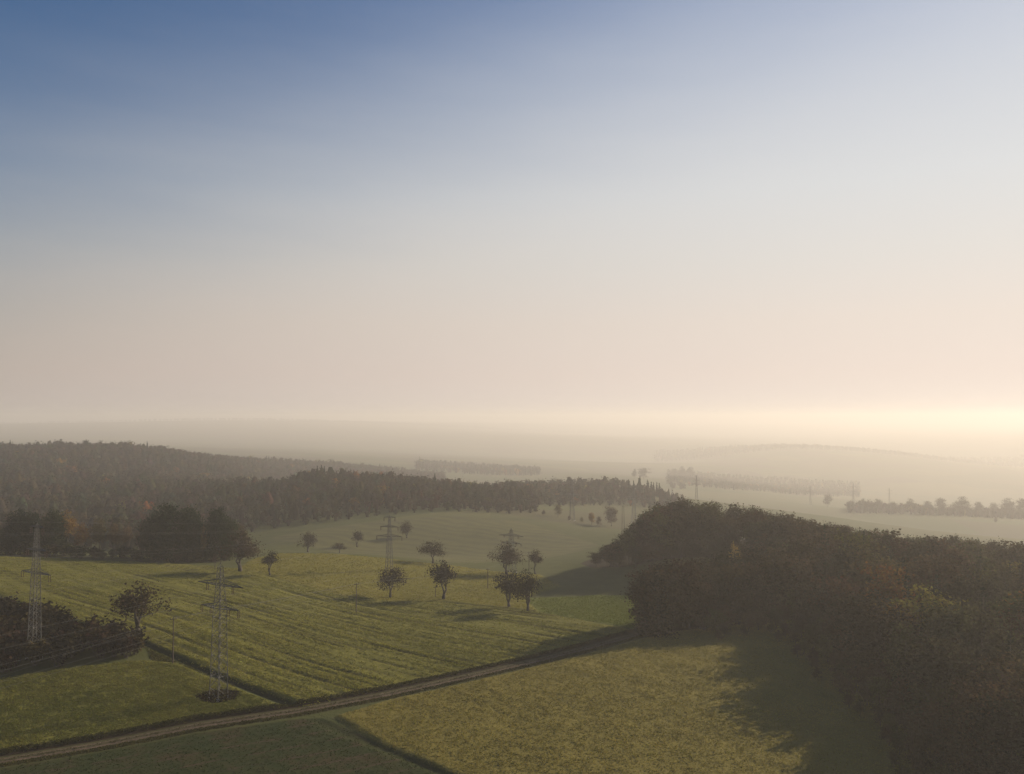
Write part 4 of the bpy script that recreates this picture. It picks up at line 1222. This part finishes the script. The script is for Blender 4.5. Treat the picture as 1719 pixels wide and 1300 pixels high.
# ------------------------------------------------------------------ overhead wires
def wire(name, label, pts, sag, rad, cat='cable'):
    P = []
    for i in range(len(pts) - 1):
        a, b = np.asarray(pts[i]), np.asarray(pts[i + 1])
        L = np.linalg.norm(b - a)
        t = np.linspace(0, 1, 15)
        q = a + (b - a) * t[:, None]; q[:, 2] -= 4 * sag * L / 300.0 * L / 300.0 * t * (1 - t)
        P.append(q if i == 0 else q[1:])
    mb = MB(); mb.tube(np.concatenate(P), rad, 4)
    tag(link(name, mb.mesh(name, M_WIRE)), label, cat)
LEV = ['left end of the top arm', 'right end of the top arm', 'left end of the middle arm', 'right end of the middle arm', 'left end of the lowest arm', 'right end of the lowest arm', 'peak']
for i in range(7):
    pts = [PYL[k][i] for k in ('A1', 'A2', 'A3', 'A4')]
    back = pts[0] + (pts[0] - pts[1]) * 0.9 + np.array([-25.0, 0, 6])
    wire('overhead_wire', 'overhead wire from the %s of the three-armed pylons' % LEV[i], [back] + pts, 6.5, 0.011)
LEV = ['left end of the upper arm', 'right end of the upper arm', 'outer left of the lower arm', 'inner left of the lower arm', 'inner right of the lower arm', 'outer right of the lower arm', 'peak']
for i in range(7):
    pts = [PYL[k][i] for k in ('B1', 'B2', 'B3', 'B4')]
    back = pts[0] + (pts[0] - pts[1]) * 0.9
    wire('overhead_wire', 'overhead wire from the %s of the two-armed pylons' % LEV[i], [back] + pts, 6.0, 0.010)
for i in range(7):
    pts = [PYL['C1'][i], PYL['C2'][i]]
    wire('overhead_wire', 'misty wire on the %s of the two misty pylons' % LEV[i], pts, 6.0, 0.03)
for i, sd in enumerate(('left', 'right')):
    pts = [POLE[k][i] for k in ('a', 'b', 'c', 'd')]
    back = at(-120, 1165 + 9 * i, 150)
    wire('service_wire', '%s thin wire running along the timber poles across the striped field' % sd, [back] + pts, 7.0, 0.014)

crop('grass_sward', 'smooth yellow-green sward on the lit field behind the field trees', P_UPPER, 16000, 0.30, (0.185, 0.166, 0.028), (0.268, 0.231, 0.042), 74, height=0.14)
crop('young_cereal', 'short dark green young cereal in the nearest field corner', P_CEREAL, 9000, 0.20, (0.021, 0.035, 0.008), (0.038, 0.046, 0.012), 75, height=0.1, per=3)
crop('green_sward', 'fresh green sward on the small field beside the wood corner', P_LIGHT, 7000, 0.26, (0.118, 0.139, 0.022), (0.151, 0.168, 0.029), 76, height=0.12)

P_VERGE = poly([(0, 1008), (100, 1042), (240, 1082), (300, 1110), (490, 1189), (300, 1116), (250, 1108), (245, 1090), (130, 1064), (0, 1037)])
crop('verge_grass', 'dull rough grass between the thicket and the ditch', P_VERGE, 7000, 0.26, (0.050, 0.055, 0.015), (0.101, 0.092, 0.025), 77, height=0.22)

# rough grass along both sides of the track
def offset_line(P, o):
    t = np.gradient(P, axis=0); t /= np.linalg.norm(t, axis=1)[:, None]
    return P + np.stack([-t[:, 1], t[:, 0]], 1) * o
for side, nm in ((1, 'far'), (-1, 'near')):
    P_ = np.concatenate([offset_line(TRACK, side * (2.6 if side > 0 else 1.2)), offset_line(TRACK, side * (3.7 if side > 0 else 3.2))[::-1]])
    crop('roadside_grass', 'ragged dark grass along the %s side of the dirt track' % nm, P_, 4500, 0.24, (0.045, 0.045, 0.014), (0.095, 0.085, 0.026), 78 + side, height=0.18, edge=0.25)
crop('track_grass', 'thin grass strip growing between the two wheel ruts of the track', np.concatenate([offset_line(TRACK, 0.45), offset_line(TRACK, -0.45)[::-1]]), 1500, 0.16, (0.05, 0.048, 0.016), (0.09, 0.08, 0.028), 80, height=0.1, edge=0.0)
